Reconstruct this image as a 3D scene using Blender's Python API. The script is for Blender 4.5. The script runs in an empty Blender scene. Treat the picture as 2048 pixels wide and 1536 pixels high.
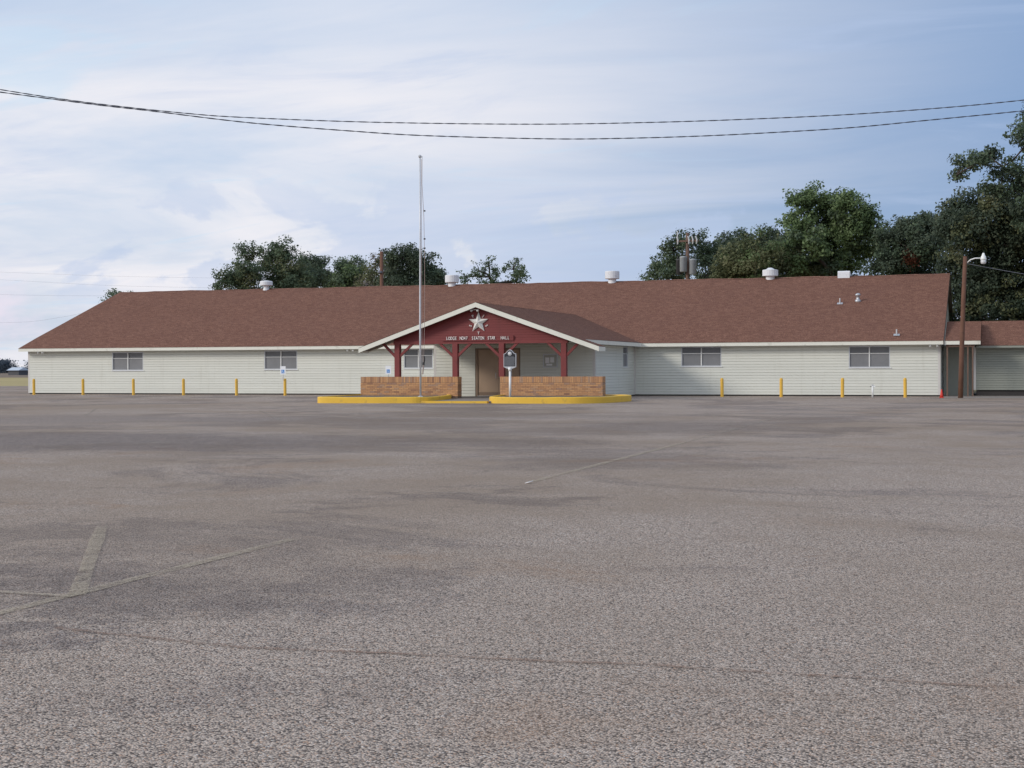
import bpy, math, random
import numpy as np
from mathutils import Matrix, Vector

R = math.radians
S = bpy.context.scene
C = S.collection

# ---------------------------------------------------------------- camera
YAW, PIT, ROL = -0.3169, -0.0099, -0.0031
fw = Vector((math.sin(YAW) * math.cos(PIT), math.cos(YAW) * math.cos(PIT), math.sin(PIT)))
rt = Vector((math.cos(YAW), -math.sin(YAW), 0))
up = rt.cross(fw)
r2 = rt * math.cos(ROL) + up * math.sin(ROL)
u2 = up * math.cos(ROL) - rt * math.sin(ROL)
cd = bpy.data.cameras.new('camera')
cam = bpy.data.objects.new('camera', cd)
C.objects.link(cam)
cam.matrix_world = Matrix(((r2.x, u2.x, -fw.x, 2.641), (r2.y, u2.y, -fw.y, -76.96),
                           (r2.z, u2.z, -fw.z, 1.4215), (0, 0, 0, 1)))
cd.sensor_width = 36.0
cd.lens = 36.0 * 2948 / 2048
cd.clip_start = 0.1
cd.clip_end = 6000
S.camera = cam

# ---------------------------------------------------------------- sky, sun, exposure
SUN = Vector((-0.72, -0.60, 0.42)).normalized()
SKY_STRENGTH = 0.1
S.view_settings.view_transform = 'Standard'
S.view_settings.look = 'None'
S.view_settings.exposure = 0.30
S.view_settings.gamma = 1.0
S.view_settings.use_curve_mapping = False


class NT:
    """small helper for node trees"""

    def __init__(self, tree):
        self.t = tree
        self.n = tree.nodes
        self.l = tree.links

    def node(self, typ, **kw):
        x = self.n.new(typ)
        for k, v in kw.items():
            setattr(x, k, v)
        return x

    def inp(self, x, key, val):
        if val is None:
            return
        if isinstance(val, bpy.types.NodeSocket):
            self.l.new(val, x.inputs[key])
        else:
            x.inputs[key].default_value = val

    def math(self, op, a, b=None, c=None, clamp=False):
        x = self.node('ShaderNodeMath', operation=op, use_clamp=clamp)
        for i, v in enumerate((a, b, c)):
            self.inp(x, i, v)
        return x.outputs[0]

    def vmath(self, op, a, b=None):
        x = self.node('ShaderNodeVectorMath', operation=op)
        self.inp(x, 0, a)
        self.inp(x, 1, b)
        return x.outputs['Value'] if op in ('DOT_PRODUCT', 'LENGTH', 'DISTANCE') else x.outputs['Vector']

    def mix(self, fac, a, b, blend='MIX'):
        x = self.node('ShaderNodeMix', data_type='RGBA', blend_type=blend)
        self.inp(x, 0, fac)
        self.inp(x, 6, a)
        self.inp(x, 7, b)
        return x.outputs[2]

    def ramp(self, fac, stops):
        x = self.node('ShaderNodeValToRGB')
        self.inp(x, 0, fac)
        e = x.color_ramp.elements
        while len(e) < len(stops):
            e.new(0.5)
        for k, (p, c) in enumerate(stops):
            e[k].position = p
            e[k].color = c if len(c) == 4 else (*c, 1)
        return x.outputs[0]

    def rng(self, v, a, b, c=0.0, d=1.0, smooth=True):
        x = self.node('ShaderNodeMapRange', interpolation_type='SMOOTHSTEP' if smooth else 'LINEAR')
        for i, q in enumerate((v, a, b, c, d)):
            self.inp(x, i, q)
        return x.outputs[0]

    def noise(self, vec, scale, detail=4, rough=0.55, dist=0.0, col=False):
        x = self.node('ShaderNodeTexNoise')
        self.inp(x, 'Vector', vec)
        for k, v in (('Scale', scale), ('Detail', detail), ('Roughness', rough), ('Distortion', dist)):
            self.inp(x, k, v)
        return x.outputs['Color' if col else 0]

    def mapping(self, vec, loc=(0, 0, 0), rot=(0, 0, 0), scale=(1, 1, 1)):
        x = self.node('ShaderNodeMapping')
        self.inp(x, 0, vec)
        x.inputs[1].default_value = loc
        x.inputs[2].default_value = rot
        x.inputs[3].default_value = scale
        return x.outputs[0]


def c4(c):
    return (c[0], c[1], c[2], 1.0)


world = bpy.data.worlds.new('World')
S.world = world
world.use_nodes = True
w = NT(world.node_tree)
w.n.clear()
sky = w.node('ShaderNodeTexSky', sky_type='NISHITA', sun_disc=False)
sky.sun_elevation = math.asin(SUN.z)
sky.sun_rotation = math.atan2(SUN.x, SUN.y)
sky.air_density = 1.0
sky.dust_density = 1.4
sky.ozone_density = 1.5
dirv = w.node('ShaderNodeTexCoord').outputs['Generated']
sep = w.node('ShaderNodeSeparateXYZ')
w.inp(sep, 0, dirv)
dz = w.math('MAXIMUM', sep.outputs[2], 0.0)
inv = w.math('DIVIDE', 1.0, w.math('ADD', dz, 0.16))
comb = w.node('ShaderNodeCombineXYZ')
w.inp(comb, 0, w.math('MULTIPLY', sep.outputs[0], inv))
w.inp(comb, 1, w.math('MULTIPLY', sep.outputs[1], inv))
cuv = comb.outputs[0]
# how near the (clouded) sun in azimuth: the veil is thicker and paler on that side
toward = w.vmath('DOT_PRODUCT', dirv, tuple(SUN))
side = w.rng(toward, -0.58, -0.12)
# thin high veil, streaked layer, low cumulus
n1 = w.noise(w.mapping(cuv, (3.1, 1.7, 0), (0, 0, 0.35), (0.55, 1.0, 1)), 1.15, 6, 0.58, 0.6)
n2 = w.noise(w.mapping(cuv, (7.3, 2.9, 0), (0, 0, 0.3), (0.8, 2.2, 1)), 1.6, 7, 0.6, 0.9)
n3 = w.noise(w.mapping(dirv, (2.0, 5.0, 0.4), (0, 0, 0), (1.0, 1.0, 1.7)), 7.0, 6, 0.55, 0.3)
K = 1.0 / SKY_STRENGTH
veil_far = tuple(v * K for v in (0.160, 0.268, 0.475))
veil_sun = tuple(v * K for v in (0.475, 0.565, 0.715))
veil = w.mix(side, c4(veil_far), c4(veil_sun))
hz = w.rng(dz, 0.0, 0.15, 1.0, 0.0)
veil = w.mix(w.math('MULTIPLY', hz, 0.45), veil, c4(tuple(v * K for v in (0.53, 0.57, 0.665))))
col = w.mix(0.86, sky.outputs[0], veil)
white = c4(tuple(v * K for v in (0.76, 0.735, 0.755)))
grey = c4(tuple(v * K for v in (0.40, 0.485, 0.66)))
blue = c4(tuple(v * K for v in (0.44, 0.60, 0.75)))
m_white = w.math('MULTIPLY', w.rng(n1, 0.26, 0.68), w.math('MULTIPLY', w.math('MULTIPLY_ADD', side, 0.88, 0.06), w.rng(dz, 0.27, 0.15, 0.45, 1.0)))
col = w.mix(m_white, col, white)
m_grey = w.math('MULTIPLY', w.rng(n2, 0.53, 0.74), 0.42)
col = w.mix(m_grey, col, grey)
m_blue = w.math('MULTIPLY', w.math('MULTIPLY', w.rng(n2, 0.46, 0.33), side), 0.40)
col = w.mix(m_blue, col, blue)
low = w.math('MULTIPLY', w.rng(dz, 0.03, 0.06), w.rng(dz, 0.15, 0.09))
m_cu = w.math('MULTIPLY', w.math('MULTIPLY', w.rng(n3, 0.50, 0.54), low), 0.50)
col = w.mix(m_cu, col, grey)
low2 = w.rng(dz, 0.085, 0.03)
m_pk = w.math('MULTIPLY', w.math('MULTIPLY', w.rng(n3, 0.50, 0.38), low2), 0.75)
col = w.mix(m_pk, col, c4(tuple(v * K for v in (0.72, 0.64, 0.73))))
bg = w.node('ShaderNodeBackground')
w.inp(bg, 0, col)
bg.inputs[1].default_value = SKY_STRENGTH
w.l.new(bg.outputs[0], w.node('ShaderNodeOutputWorld').inputs[0])

sd = bpy.data.lights.new('sun', 'SUN')
sd.energy = 1.5
sd.angle = R(14)
sd.color = (1.0, 0.93, 0.84)
sun = bpy.data.objects.new('sun', sd)
C.objects.link(sun)
sun.rotation_euler = SUN.to_track_quat('Z', 'Y').to_euler()
sun.location = (-40, -60, 40)

# ---------------------------------------------------------------- materials
MATS = {}


def new_mat(name):
    m = bpy.data.materials.new(name)
    m.use_nodes = True
    t = NT(m.node_tree)
    t.n.clear()
    out = t.node('ShaderNodeOutputMaterial')
    b = t.node('ShaderNodeBsdfPrincipled')
    t.l.new(b.outputs[0], out.inputs[0])
    MATS[name] = m
    return m, t, b, out


def bump(t, b, h, strength=0.4, dist=0.01):
    x = t.node('ShaderNodeBump')
    x.inputs['Strength'].default_value = strength
    x.inputs['Distance'].default_value = dist
    t.inp(x, 'Height', h)
    t.l.new(x.outputs[0], b.inputs['Normal'])


def paint(name, col, rough=0.55, var=0.12, scale=3.0, metal=0.0, dirt=None, grain=40.0, rnd=0.0, spec=0.4):
    """painted / plain surface with uneven tone, fine grain and optional grime blotches"""
    m, t, b, out = new_mat(name)
    tc = t.node('ShaderNodeTexCoord').outputs['Object']
    n = t.noise(tc, scale, 5, 0.6)
    g = t.noise(tc, grain, 3, 0.6)
    v = t.math('ADD', t.math('MULTIPLY_ADD', n, 2 * var, 1 - var), t.math('MULTIPLY_ADD', g, 0.16, -0.08))
    if rnd:
        oi = t.node('ShaderNodeObjectInfo').outputs['Random']
        v = t.math('ADD', v, t.math('MULTIPLY_ADD', oi, 2 * rnd, -rnd))
    mul = t.node('ShaderNodeVectorMath', operation='SCALE')
    mul.inputs[0].default_value = col
    t.inp(mul, 'Scale', v)
    c = mul.outputs[0]
    if dirt:
        d = t.noise(tc, scale * 2.3, 6, 0.7, 0.4)
        c = t.mix(t.rng(d, 0.54, 0.72, 0.0, 0.75), c, c4(dirt))
    t.inp(b, 'Base Color', c)
    b.inputs['Roughness'].default_value = rough
    b.inputs['Metallic'].default_value = metal
    b.inputs['Specular IOR Level'].default_value = spec
    bump(t, b, g, 0.15, 0.004)
    return m


def siding(name, col, dirt):
    m, t, b, out = new_mat(name)
    tc = t.node('ShaderNodeTexCoord').outputs['Object']
    geo = t.node('ShaderNodeNewGeometry').outputs['Position']
    n = t.noise(t.mapping(geo, scale=(0.25, 0.25, 1.0)), 1.2, 5, 0.6)
    st = t.noise(t.mapping(geo, scale=(2.2, 2.2, 0.22)), 1.5, 5, 0.65)
    oi = t.node('ShaderNodeObjectInfo').outputs['Random']
    v = t.math('ADD', t.math('MULTIPLY_ADD', n, 0.14, 0.93), t.math('MULTIPLY_ADD', oi, 0.05, -0.025))
    mul = t.node('ShaderNodeVectorMath', operation='SCALE')
    mul.inputs[0].default_value = col
    t.inp(mul, 'Scale', v)
    c = t.mix(t.rng(st, 0.52, 0.78, 0.0, 0.42), mul.outputs[0], c4(dirt))
    t.inp(b, 'Base Color', c)
    b.inputs['Roughness'].default_value = 0.5
    b.inputs['Specular IOR Level'].default_value = 0.3
    bump(t, b, t.noise(t.mapping(tc, scale=(1, 1, 8)), 14, 3), 0.08, 0.004)
    return m


siding('cream_vinyl', (0.695, 0.705, 0.640), (0.55, 0.55, 0.48))
siding('annex_vinyl_shaded', (0.29, 0.305, 0.265), (0.21, 0.22, 0.19))  # grey-green siding; the shade of nearby trees is put into its colour
siding('red_board', (0.19, 0.036, 0.036), (0.12, 0.03, 0.03))
paint('red_timber', (0.20, 0.040, 0.040), 0.6, 0.2, 2.0, dirt=(0.12, 0.03, 0.03))
paint('cream_trim', (0.76, 0.755, 0.67), 0.5, 0.06, 1.2, dirt=(0.55, 0.54, 0.46))
paint('soffit_paint', (0.62, 0.61, 0.54), 0.6, 0.06)
paint('corner_post', (0.62, 0.60, 0.57), 0.5, 0.05)
paint('window_alu', (0.55, 0.57, 0.60), 0.4, 0.06, metal=0.3)
paint('window_sill', (0.72, 0.73, 0.72), 0.5, 0.06)
paint('door_brown', (0.42, 0.30, 0.21), 0.45, 0.12, 1.5)
paint('door_trim', (0.24, 0.17, 0.12), 0.5, 0.1)
paint('frame_brown', (0.10, 0.07, 0.05), 0.5, 0.1)
paint('foundation', (0.055, 0.05, 0.048), 0.9, 0.25)
paint('metal_white', (0.72, 0.74, 0.77), 0.4, 0.08, 2.0, dirt=(0.5, 0.5, 0.5))
paint('galvanized', (0.50, 0.51, 0.53), 0.42, 0.18, 6.0, metal=0.6, dirt=(0.28, 0.24, 0.2))
paint('star_metal', (0.80, 0.79, 0.76), 0.4, 0.05, 3.0, metal=0.05, spec=0.5)
paint('letter_white', (0.80, 0.75, 0.73), 0.6, 0.08, 8.0)
paint('yellow_kerb', (0.78, 0.49, 0.06), 0.6, 0.12, 0.9, dirt=(0.34, 0.23, 0.09))
paint('yellow_steel', (0.78, 0.47, 0.07), 0.45, 0.08, 3.0, dirt=(0.45, 0.25, 0.05))
paint('concrete', (0.24, 0.21, 0.185), 0.9, 0.25, 1.2, dirt=(0.12, 0.10, 0.09))
paint('bed_soil', (0.15, 0.12, 0.09), 0.95, 0.3, 1.5)
paint('mortar', (0.22, 0.15, 0.11), 0.9, 0.2, 4.0)
paint('sign_white', (0.78, 0.80, 0.83), 0.35, 0.04)
paint('sign_blue', (0.03, 0.22, 0.60), 0.35, 0.05)
paint('marker_black', (0.018, 0.020, 0.026), 0.4, 0.2, 6.0)
paint('marker_silver', (0.52, 0.54, 0.57), 0.4, 0.1, 5.0, metal=0.5)
paint('marker_text', (0.17, 0.18, 0.20), 0.45, 0.3, 60.0, metal=0.2)
paint('cone_red', (0.62, 0.045, 0.03), 0.5, 0.1)
paint('pole_wood', (0.15, 0.075, 0.050), 0.85, 0.3, 2.5, dirt=(0.07, 0.04, 0.03))
paint('grey_wood', (0.16, 0.10, 0.075), 0.85, 0.3, 2.5, dirt=(0.08, 0.06, 0.05))
paint('bark', (0.055, 0.043, 0.036), 0.95, 0.35, 3.0)
paint('cable_black', (0.075, 0.080, 0.105), 0.6, 0.1)
paint('wire_grey', (0.16, 0.17, 0.2), 0.6, 0.1)
paint('pole_silver', (0.60, 0.62, 0.66), 0.4, 0.12, 6.0, metal=0.15, dirt=(0.36, 0.35, 0.35))
paint('rope', (0.35, 0.27, 0.24), 0.8, 0.1)
paint('dark_iron', (0.025, 0.025, 0.028), 0.5, 0.1)
paint('ceramic', (0.62, 0.63, 0.64), 0.3, 0.06)
paint('tin_grey', (0.30, 0.325, 0.34), 0.45, 0.1, 2.0, dirt=(0.36, 0.33, 0.30))
paint('tin_dark', (0.035, 0.035, 0.038), 0.5, 0.1)
paint('barn_roof', (0.55, 0.62, 0.70), 0.35, 0.1, metal=0.3)
paint('barn_wall', (0.10, 0.10, 0.11), 0.8, 0.2)
paint('lamp_white', (0.80, 0.81, 0.80), 0.35, 0.04)
paint('paper', (0.85, 0.86, 0.88), 0.7, 0.03)
paint('board_paper', (0.42, 0.42, 0.38), 0.25, 0.1, 4.0)

# brick: every brick its own tone, with burnt ends
m, t, b, out = new_mat('brick')
oi = t.node('ShaderNodeObjectInfo').outputs['Random']
tc = t.node('ShaderNodeTexCoord').outputs['Object']
geo = t.node('ShaderNodeNewGeometry').outputs['Position']
c = t.ramp(oi, [(0.0, (0.30, 0.16, 0.10)), (0.10, (0.42, 0.225, 0.12)), (0.45, (0.52, 0.28, 0.135)),
                (0.8, (0.57, 0.32, 0.155)), (0.93, (0.42, 0.27, 0.18)), (1.0, (0.34, 0.20, 0.14))])
c = t.mix(t.rng(t.noise(geo, 9, 5, 0.7), 0.56, 0.74, 0, 0.75), c, c4((0.19, 0.11, 0.08)))
c = t.mix(t.rng(t.noise(geo, 1.3, 3, 0.6), 0.5, 0.8, 0, 0.4), c, c4((0.36, 0.20, 0.13)))
t.inp(b, 'Base Color', c)
b.inputs['Roughness'].default_value = 0.85
bump(t, b, t.noise(geo, 60, 3), 0.3, 0.005)

# shingles: laid in the (length, slope) UV of each roof
m, t, b, out = new_mat('shingle')
uv = t.node('ShaderNodeTexCoord').outputs['UV']
br = t.node('ShaderNodeTexBrick')
t.inp(br, 'Vector', uv)
br.inputs['Color1'].default_value = (0, 0, 0, 1)
br.inputs['Color2'].default_value = (1, 1, 1, 1)
br.inputs['Mortar'].default_value = (0.1, 0.1, 0.1, 1)
br.inputs['Scale'].default_value = 1.0
br.inputs['Mortar Size'].default_value = 0.006
br.inputs['Brick Width'].default_value = 0.23
br.inputs['Row Height'].default_value = 0.142
br.offset = 0.41
tone = t.node('ShaderNodeRGBToBW')
t.inp(tone, 0, br.outputs[0])
spk = t.noise(t.mapping(uv, scale=(1.0, 1.3, 1)), 13.0, 4, 0.75)
big = t.noise(uv, 0.35, 4, 0.6)
f = t.math('ADD', t.math('MULTIPLY', tone.outputs[0], 0.30), t.math('MULTIPLY', t.rng(spk, 0.3, 0.7), 0.70))
c = t.ramp(f, [(0.0, (0.090, 0.042, 0.033)), (0.42, (0.195, 0.097, 0.070)), (0.72, (0.275, 0.143, 0.101)), (1.0, (0.47, 0.275, 0.19))])
c = t.mix(t.rng(big, 0.4, 0.7, 0, 0.18), c, c4((0.155, 0.080, 0.064)))
t.inp(b, 'Base Color', c)
b.inputs['Roughness'].default_value = 0.95
b.inputs['Specular IOR Level'].default_value = 0.2
bump(t, b, spk, 0.5, 0.01)

# window glass behind insect screens
for nm, colr, rg in (('screen_lower', (0.20, 0.205, 0.215), 0.38), ('glass_upper', (0.15, 0.155, 0.165), 0.2)):
    m, t, b, out = new_mat(nm)
    tc = t.node('ShaderNodeTexCoord').outputs['Object']
    geo_ = t.node('ShaderNodeNewGeometry').outputs['Position']
    n = t.noise(geo_, 1.1, 4, 0.6)
    sl = t.node('ShaderNodeTexWave', wave_type='BANDS', bands_direction='Z')
    t.inp(sl, 'Vector', tc)
    sl.inputs['Scale'].default_value = 7.0
    sl.inputs['Distortion'].default_value = 0.2
    v = t.math('ADD', t.math('MULTIPLY_ADD', n, 0.5, 0.65), t.math('MULTIPLY', sl.outputs[1], 0.22))
    mul = t.node('ShaderNodeVectorMath', operation='SCALE')
    mul.inputs[0].default_value = colr
    t.inp(mul, 'Scale', v)
    t.inp(b, 'Base Color', mul.outputs[0])
    b.inputs['Roughness'].default_value = rg
    b.inputs['Specular IOR Level'].default_value = 0.5


def foliage(name, c1, c2, c3):
    m, t, b, out = new_mat(name)
    gn = t.node('ShaderNodeNewGeometry')
    rnd = gn.outputs['Random Per Island']
    n = t.noise(gn.outputs['Position'], 0.55, 3, 0.6)
    f = t.math('ADD', t.math('MULTIPLY', rnd, 0.55), t.math('MULTIPLY', t.rng(n, 0.3, 0.7), 0.45))
    c = t.ramp(f, [(0.0, c1), (0.55, c2), (1.0, c3)])
    t.inp(b, 'Base Color', c)
    b.inputs['Roughness'].default_value = 0.6
    b.inputs['Specular IOR Level'].default_value = 0.25
    tr = t.node('ShaderNodeBsdfTranslucent')
    t.inp(tr, 0, c)
    mx = t.node('ShaderNodeMixShader')
    mx.inputs[0].default_value = 0.38
    t.l.new(b.outputs[0], mx.inputs[1])
    t.l.new(tr.outputs[0], mx.inputs[2])
    t.l.new(mx.outputs[0], out.inputs[0])
    return m


foliage('leaf_oak', (0.053, 0.079, 0.050), (0.106, 0.152, 0.091), (0.200, 0.242, 0.141))
foliage('leaf_bright', (0.083, 0.126, 0.059), (0.155, 0.225, 0.095), (0.249, 0.318, 0.160))
foliage('leaf_olive', (0.094, 0.112, 0.059), (0.165, 0.184, 0.092), (0.258, 0.254, 0.146))
foliage('leaf_dark', (0.043, 0.060, 0.043), (0.080, 0.112, 0.074), (0.146, 0.168, 0.109))
foliage('leaf_dry', (0.141, 0.128, 0.109), (0.213, 0.195, 0.165), (0.283, 0.242, 0.262))
foliage('leaf_far_haze', (0.055, 0.079, 0.101), (0.085, 0.112, 0.147), (0.122, 0.149, 0.187))  # distance haze is painted into these leaves as a blue tint
foliage('leaf_red', (0.10, 0.035, 0.02), (0.14, 0.05, 0.03), (0.16, 0.07, 0.04))

# chip-seal paving
m, t, b, out = new_mat('chip_seal')
pos = t.node('ShaderNodeNewGeometry').outputs['Position']
vo = t.node('ShaderNodeTexVoronoi', feature='F1')
t.inp(vo, 'Vector', t.vmath('ADD', pos, t.vmath('SCALE', t.noise(pos, 30, 2, 0.5, col=True), None)))
vo.inputs['Scale'].default_value = 100.0
sc = vo.inputs['Vector'].links[0].from_node.inputs[1].links[0].from_node
sc.inputs['Scale'].default_value = 0.012
cs = t.node('ShaderNodeSeparateColor')
t.inp(cs, 0, vo.outputs['Color'])
chip = t.ramp(cs.outputs[0], [(0.0, (0.035, 0.031, 0.029)), (0.19, (0.115, 0.095, 0.083)), (0.34, (0.360, 0.295, 0.250)),
                              (0.60, (0.533, 0.445, 0.370)), (0.82, (0.730, 0.620, 0.525)), (0.93, (0.496, 0.310, 0.208)), (1.0, (0.800, 0.760, 0.710))])
edge = t.rng(vo.outputs['Distance'], 0.42, 0.85, 0.0, 0.70)
chip = t.mix(edge, chip, c4((0.074, 0.063, 0.057)))
grit = t.noise(pos, 110, 2, 0.7)
chip = t.mix(t.math('MULTIPLY_ADD', grit, 0.4, -0.08, clamp=True), chip, c4((0.372, 0.308, 0.262)))
# brown dust film and tone drift
br1 = t.noise(pos, 0.085, 6, 0.66, 0.6)
br2 = t.noise(pos, 0.42, 5, 0.68, 0.4)
film = t.math('ADD', t.math('MULTIPLY', br1, 0.65), t.math('MULTIPLY', br2, 0.35))
yy_ = t.node('ShaderNodeSeparateXYZ')
t.inp(yy_, 0, pos)
cover = t.rng(yy_.outputs[1], -71, -60, 0.22, 0.66)
chip = t.mix(t.math('MULTIPLY', t.rng(film, 0.42, 0.60), cover), chip, c4((0.268, 0.203, 0.148)))
rust = t.rng(t.noise(t.mapping(pos, (4, 9, 0)), 0.30, 6, 0.7, 0.5), 0.56, 0.74, 0.0, 0.45)
chip = t.mix(rust, chip, c4((0.310, 0.190, 0.112)))
# bled, dark bitumen patches (worn shapes); the chips still show through
wob = t.noise(pos, 0.30, 8, 0.78, col=True)
pw = t.vmath('ADD', pos, t.vmath('MULTIPLY', t.vmath('SUBTRACT', wob, (0.5, 0.5, 0.5)), (12, 9, 0)))
nb = t.noise(pos, 0.16, 7, 0.70, 0.8)
far_worn = t.node('ShaderNodeSeparateXYZ')
t.inp(far_worn, 0, pw)
fm = t.rng(far_worn.outputs[1], -66, -46)
nb = t.math('ADD', nb, t.math('MULTIPLY', fm, 0.07))
dark = t.rng(nb, 0.545, 0.635, 0.0, 0.60)
PATCH = [(-14.5, -51.5, 7.0, 4.2, 0.85), (-9.0, -49.5, 5.0, 2.6, 0.70), (-5.0, -66.2, 2.3, 1.1, 0.55), (-3.2, -68.7, 1.9, 0.9, 0.75),
         (-2.3, -67.3, 1.2, 0.8, 0.55), (-2.9, -70.4, 1.2, 0.5, 0.75), (-16.0, -39.0, 6.0, 3.0, 0.6), (-3.0, -54.0, 2.6, 3.0, 0.55),
         (-5.0, -41.0, 3.6, 4.5, 0.65), (-2.6, -61.2, 1.6, 0.7, 0.6), (-7.0, -44.0, 3.5, 3.0, 0.5), (-11.5, -34.0, 6.0, 3.0, 0.45),
         (-24.0, -40.0, 6.0, 4.0, 0.5)]
for (px, py, rx, ry, st) in PATCH:
    d = t.vmath('MULTIPLY', t.vmath('SUBTRACT', pw, (px, py, 0)), (1 / rx, 1 / ry, 0))
    dark = t.math('MAXIMUM', dark, t.math('MULTIPLY', t.rng(t.vmath('LENGTH', d), 1.35, 0.5), st))
fine_ = t.rng(t.noise(pos, 3.5, 5, 0.75), 0.25, 0.70, 0.55, 1.0)
dark = t.math('MULTIPLY', dark, fine_)
c = t.mix(dark, chip, t.mix(1.0, chip, c4((0.46, 0.465, 0.52)), 'MULTIPLY'))
t.inp(b, 'Base Color', c)
b.inputs['Roughness'].default_value = 0.92
b.inputs['Specular IOR Level'].default_value = 0.25
hgt = t.math('SUBTRACT', 1.0, vo.outputs['Distance'])
bump(t, b, hgt, 0.8, 0.008)


def worn(name, col, lo, hi, sc=3.0, grain=70):
    """thin worn film: paint or dirt that survives in patches"""
    m, t, b, out = new_mat(name)
    pos = t.node('ShaderNodeNewGeometry').outputs['Position']
    f = t.rng(t.noise(pos, sc, 6, 0.72, 0.3), lo, hi)
    g = t.rng(t.noise(pos, grain, 3, 0.7), 0.36, 0.60)
    f = t.math('MULTIPLY', f, t.math('MULTIPLY_ADD', g, 0.75, 0.03))
    cc = t.mix(t.noise(pos, 12, 4, 0.7), c4(tuple(v * 0.8 for v in col)), c4(tuple(v * 1.15 for v in col)))
    t.inp(b, 'Base Color', cc)
    b.inputs['Roughness'].default_value = 0.95
    tp = t.node('ShaderNodeBsdfTransparent')
    mx = t.node('ShaderNodeMixShader')
    t.inp(mx, 0, f)
    t.l.new(tp.outputs[0], mx.inputs[1])
    t.l.new(b.outputs[0], mx.inputs[2])
    t.l.new(mx.outputs[0], out.inputs[0])


worn('worn_stripe', (0.47, 0.40, 0.30), 0.27, 0.56)
worn('faint_stripe', (0.43, 0.38, 0.31), 0.38, 0.62, 0.8)
worn('seam_dirt', (0.25, 0.145, 0.095), 0.33, 0.62, 4.0)

m, t, b, out = new_mat('dry_grass')
pos = t.node('ShaderNodeNewGeometry').outputs['Position']
n = t.noise(t.mapping(pos, scale=(0.3, 1, 1)), 0.12, 6, 0.65)
c = t.ramp(n, [(0.3, (0.27, 0.225, 0.085)), (0.55, (0.44, 0.35, 0.155)), (0.75, (0.52, 0.42, 0.20))])
c = t.mix(t.rng(t.noise(pos, 3, 4, 0.7), 0.35, 0.7, 0, 0.4), c, c4((0.27, 0.22, 0.09)))
t.inp(b, 'Base Color', c)
b.inputs['Roughness'].default_value = 1.0
m, t, b, out = new_mat('ploughed_field')
pos = t.node('ShaderNodeNewGeometry').outputs['Position']
n = t.noise(t.mapping(pos, rot=(0, 0, 0.3), scale=(0.05, 1, 1)), 0.06, 6, 0.65)
c = t.ramp(n, [(0.3, (0.13, 0.095, 0.065)), (0.6, (0.19, 0.14, 0.095)), (0.8, (0.25, 0.19, 0.12))])
t.inp(b, 'Base Color', c)
b.inputs['Roughness'].default_value = 1.0

# ---------------------------------------------------------------- mesh helpers


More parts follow.
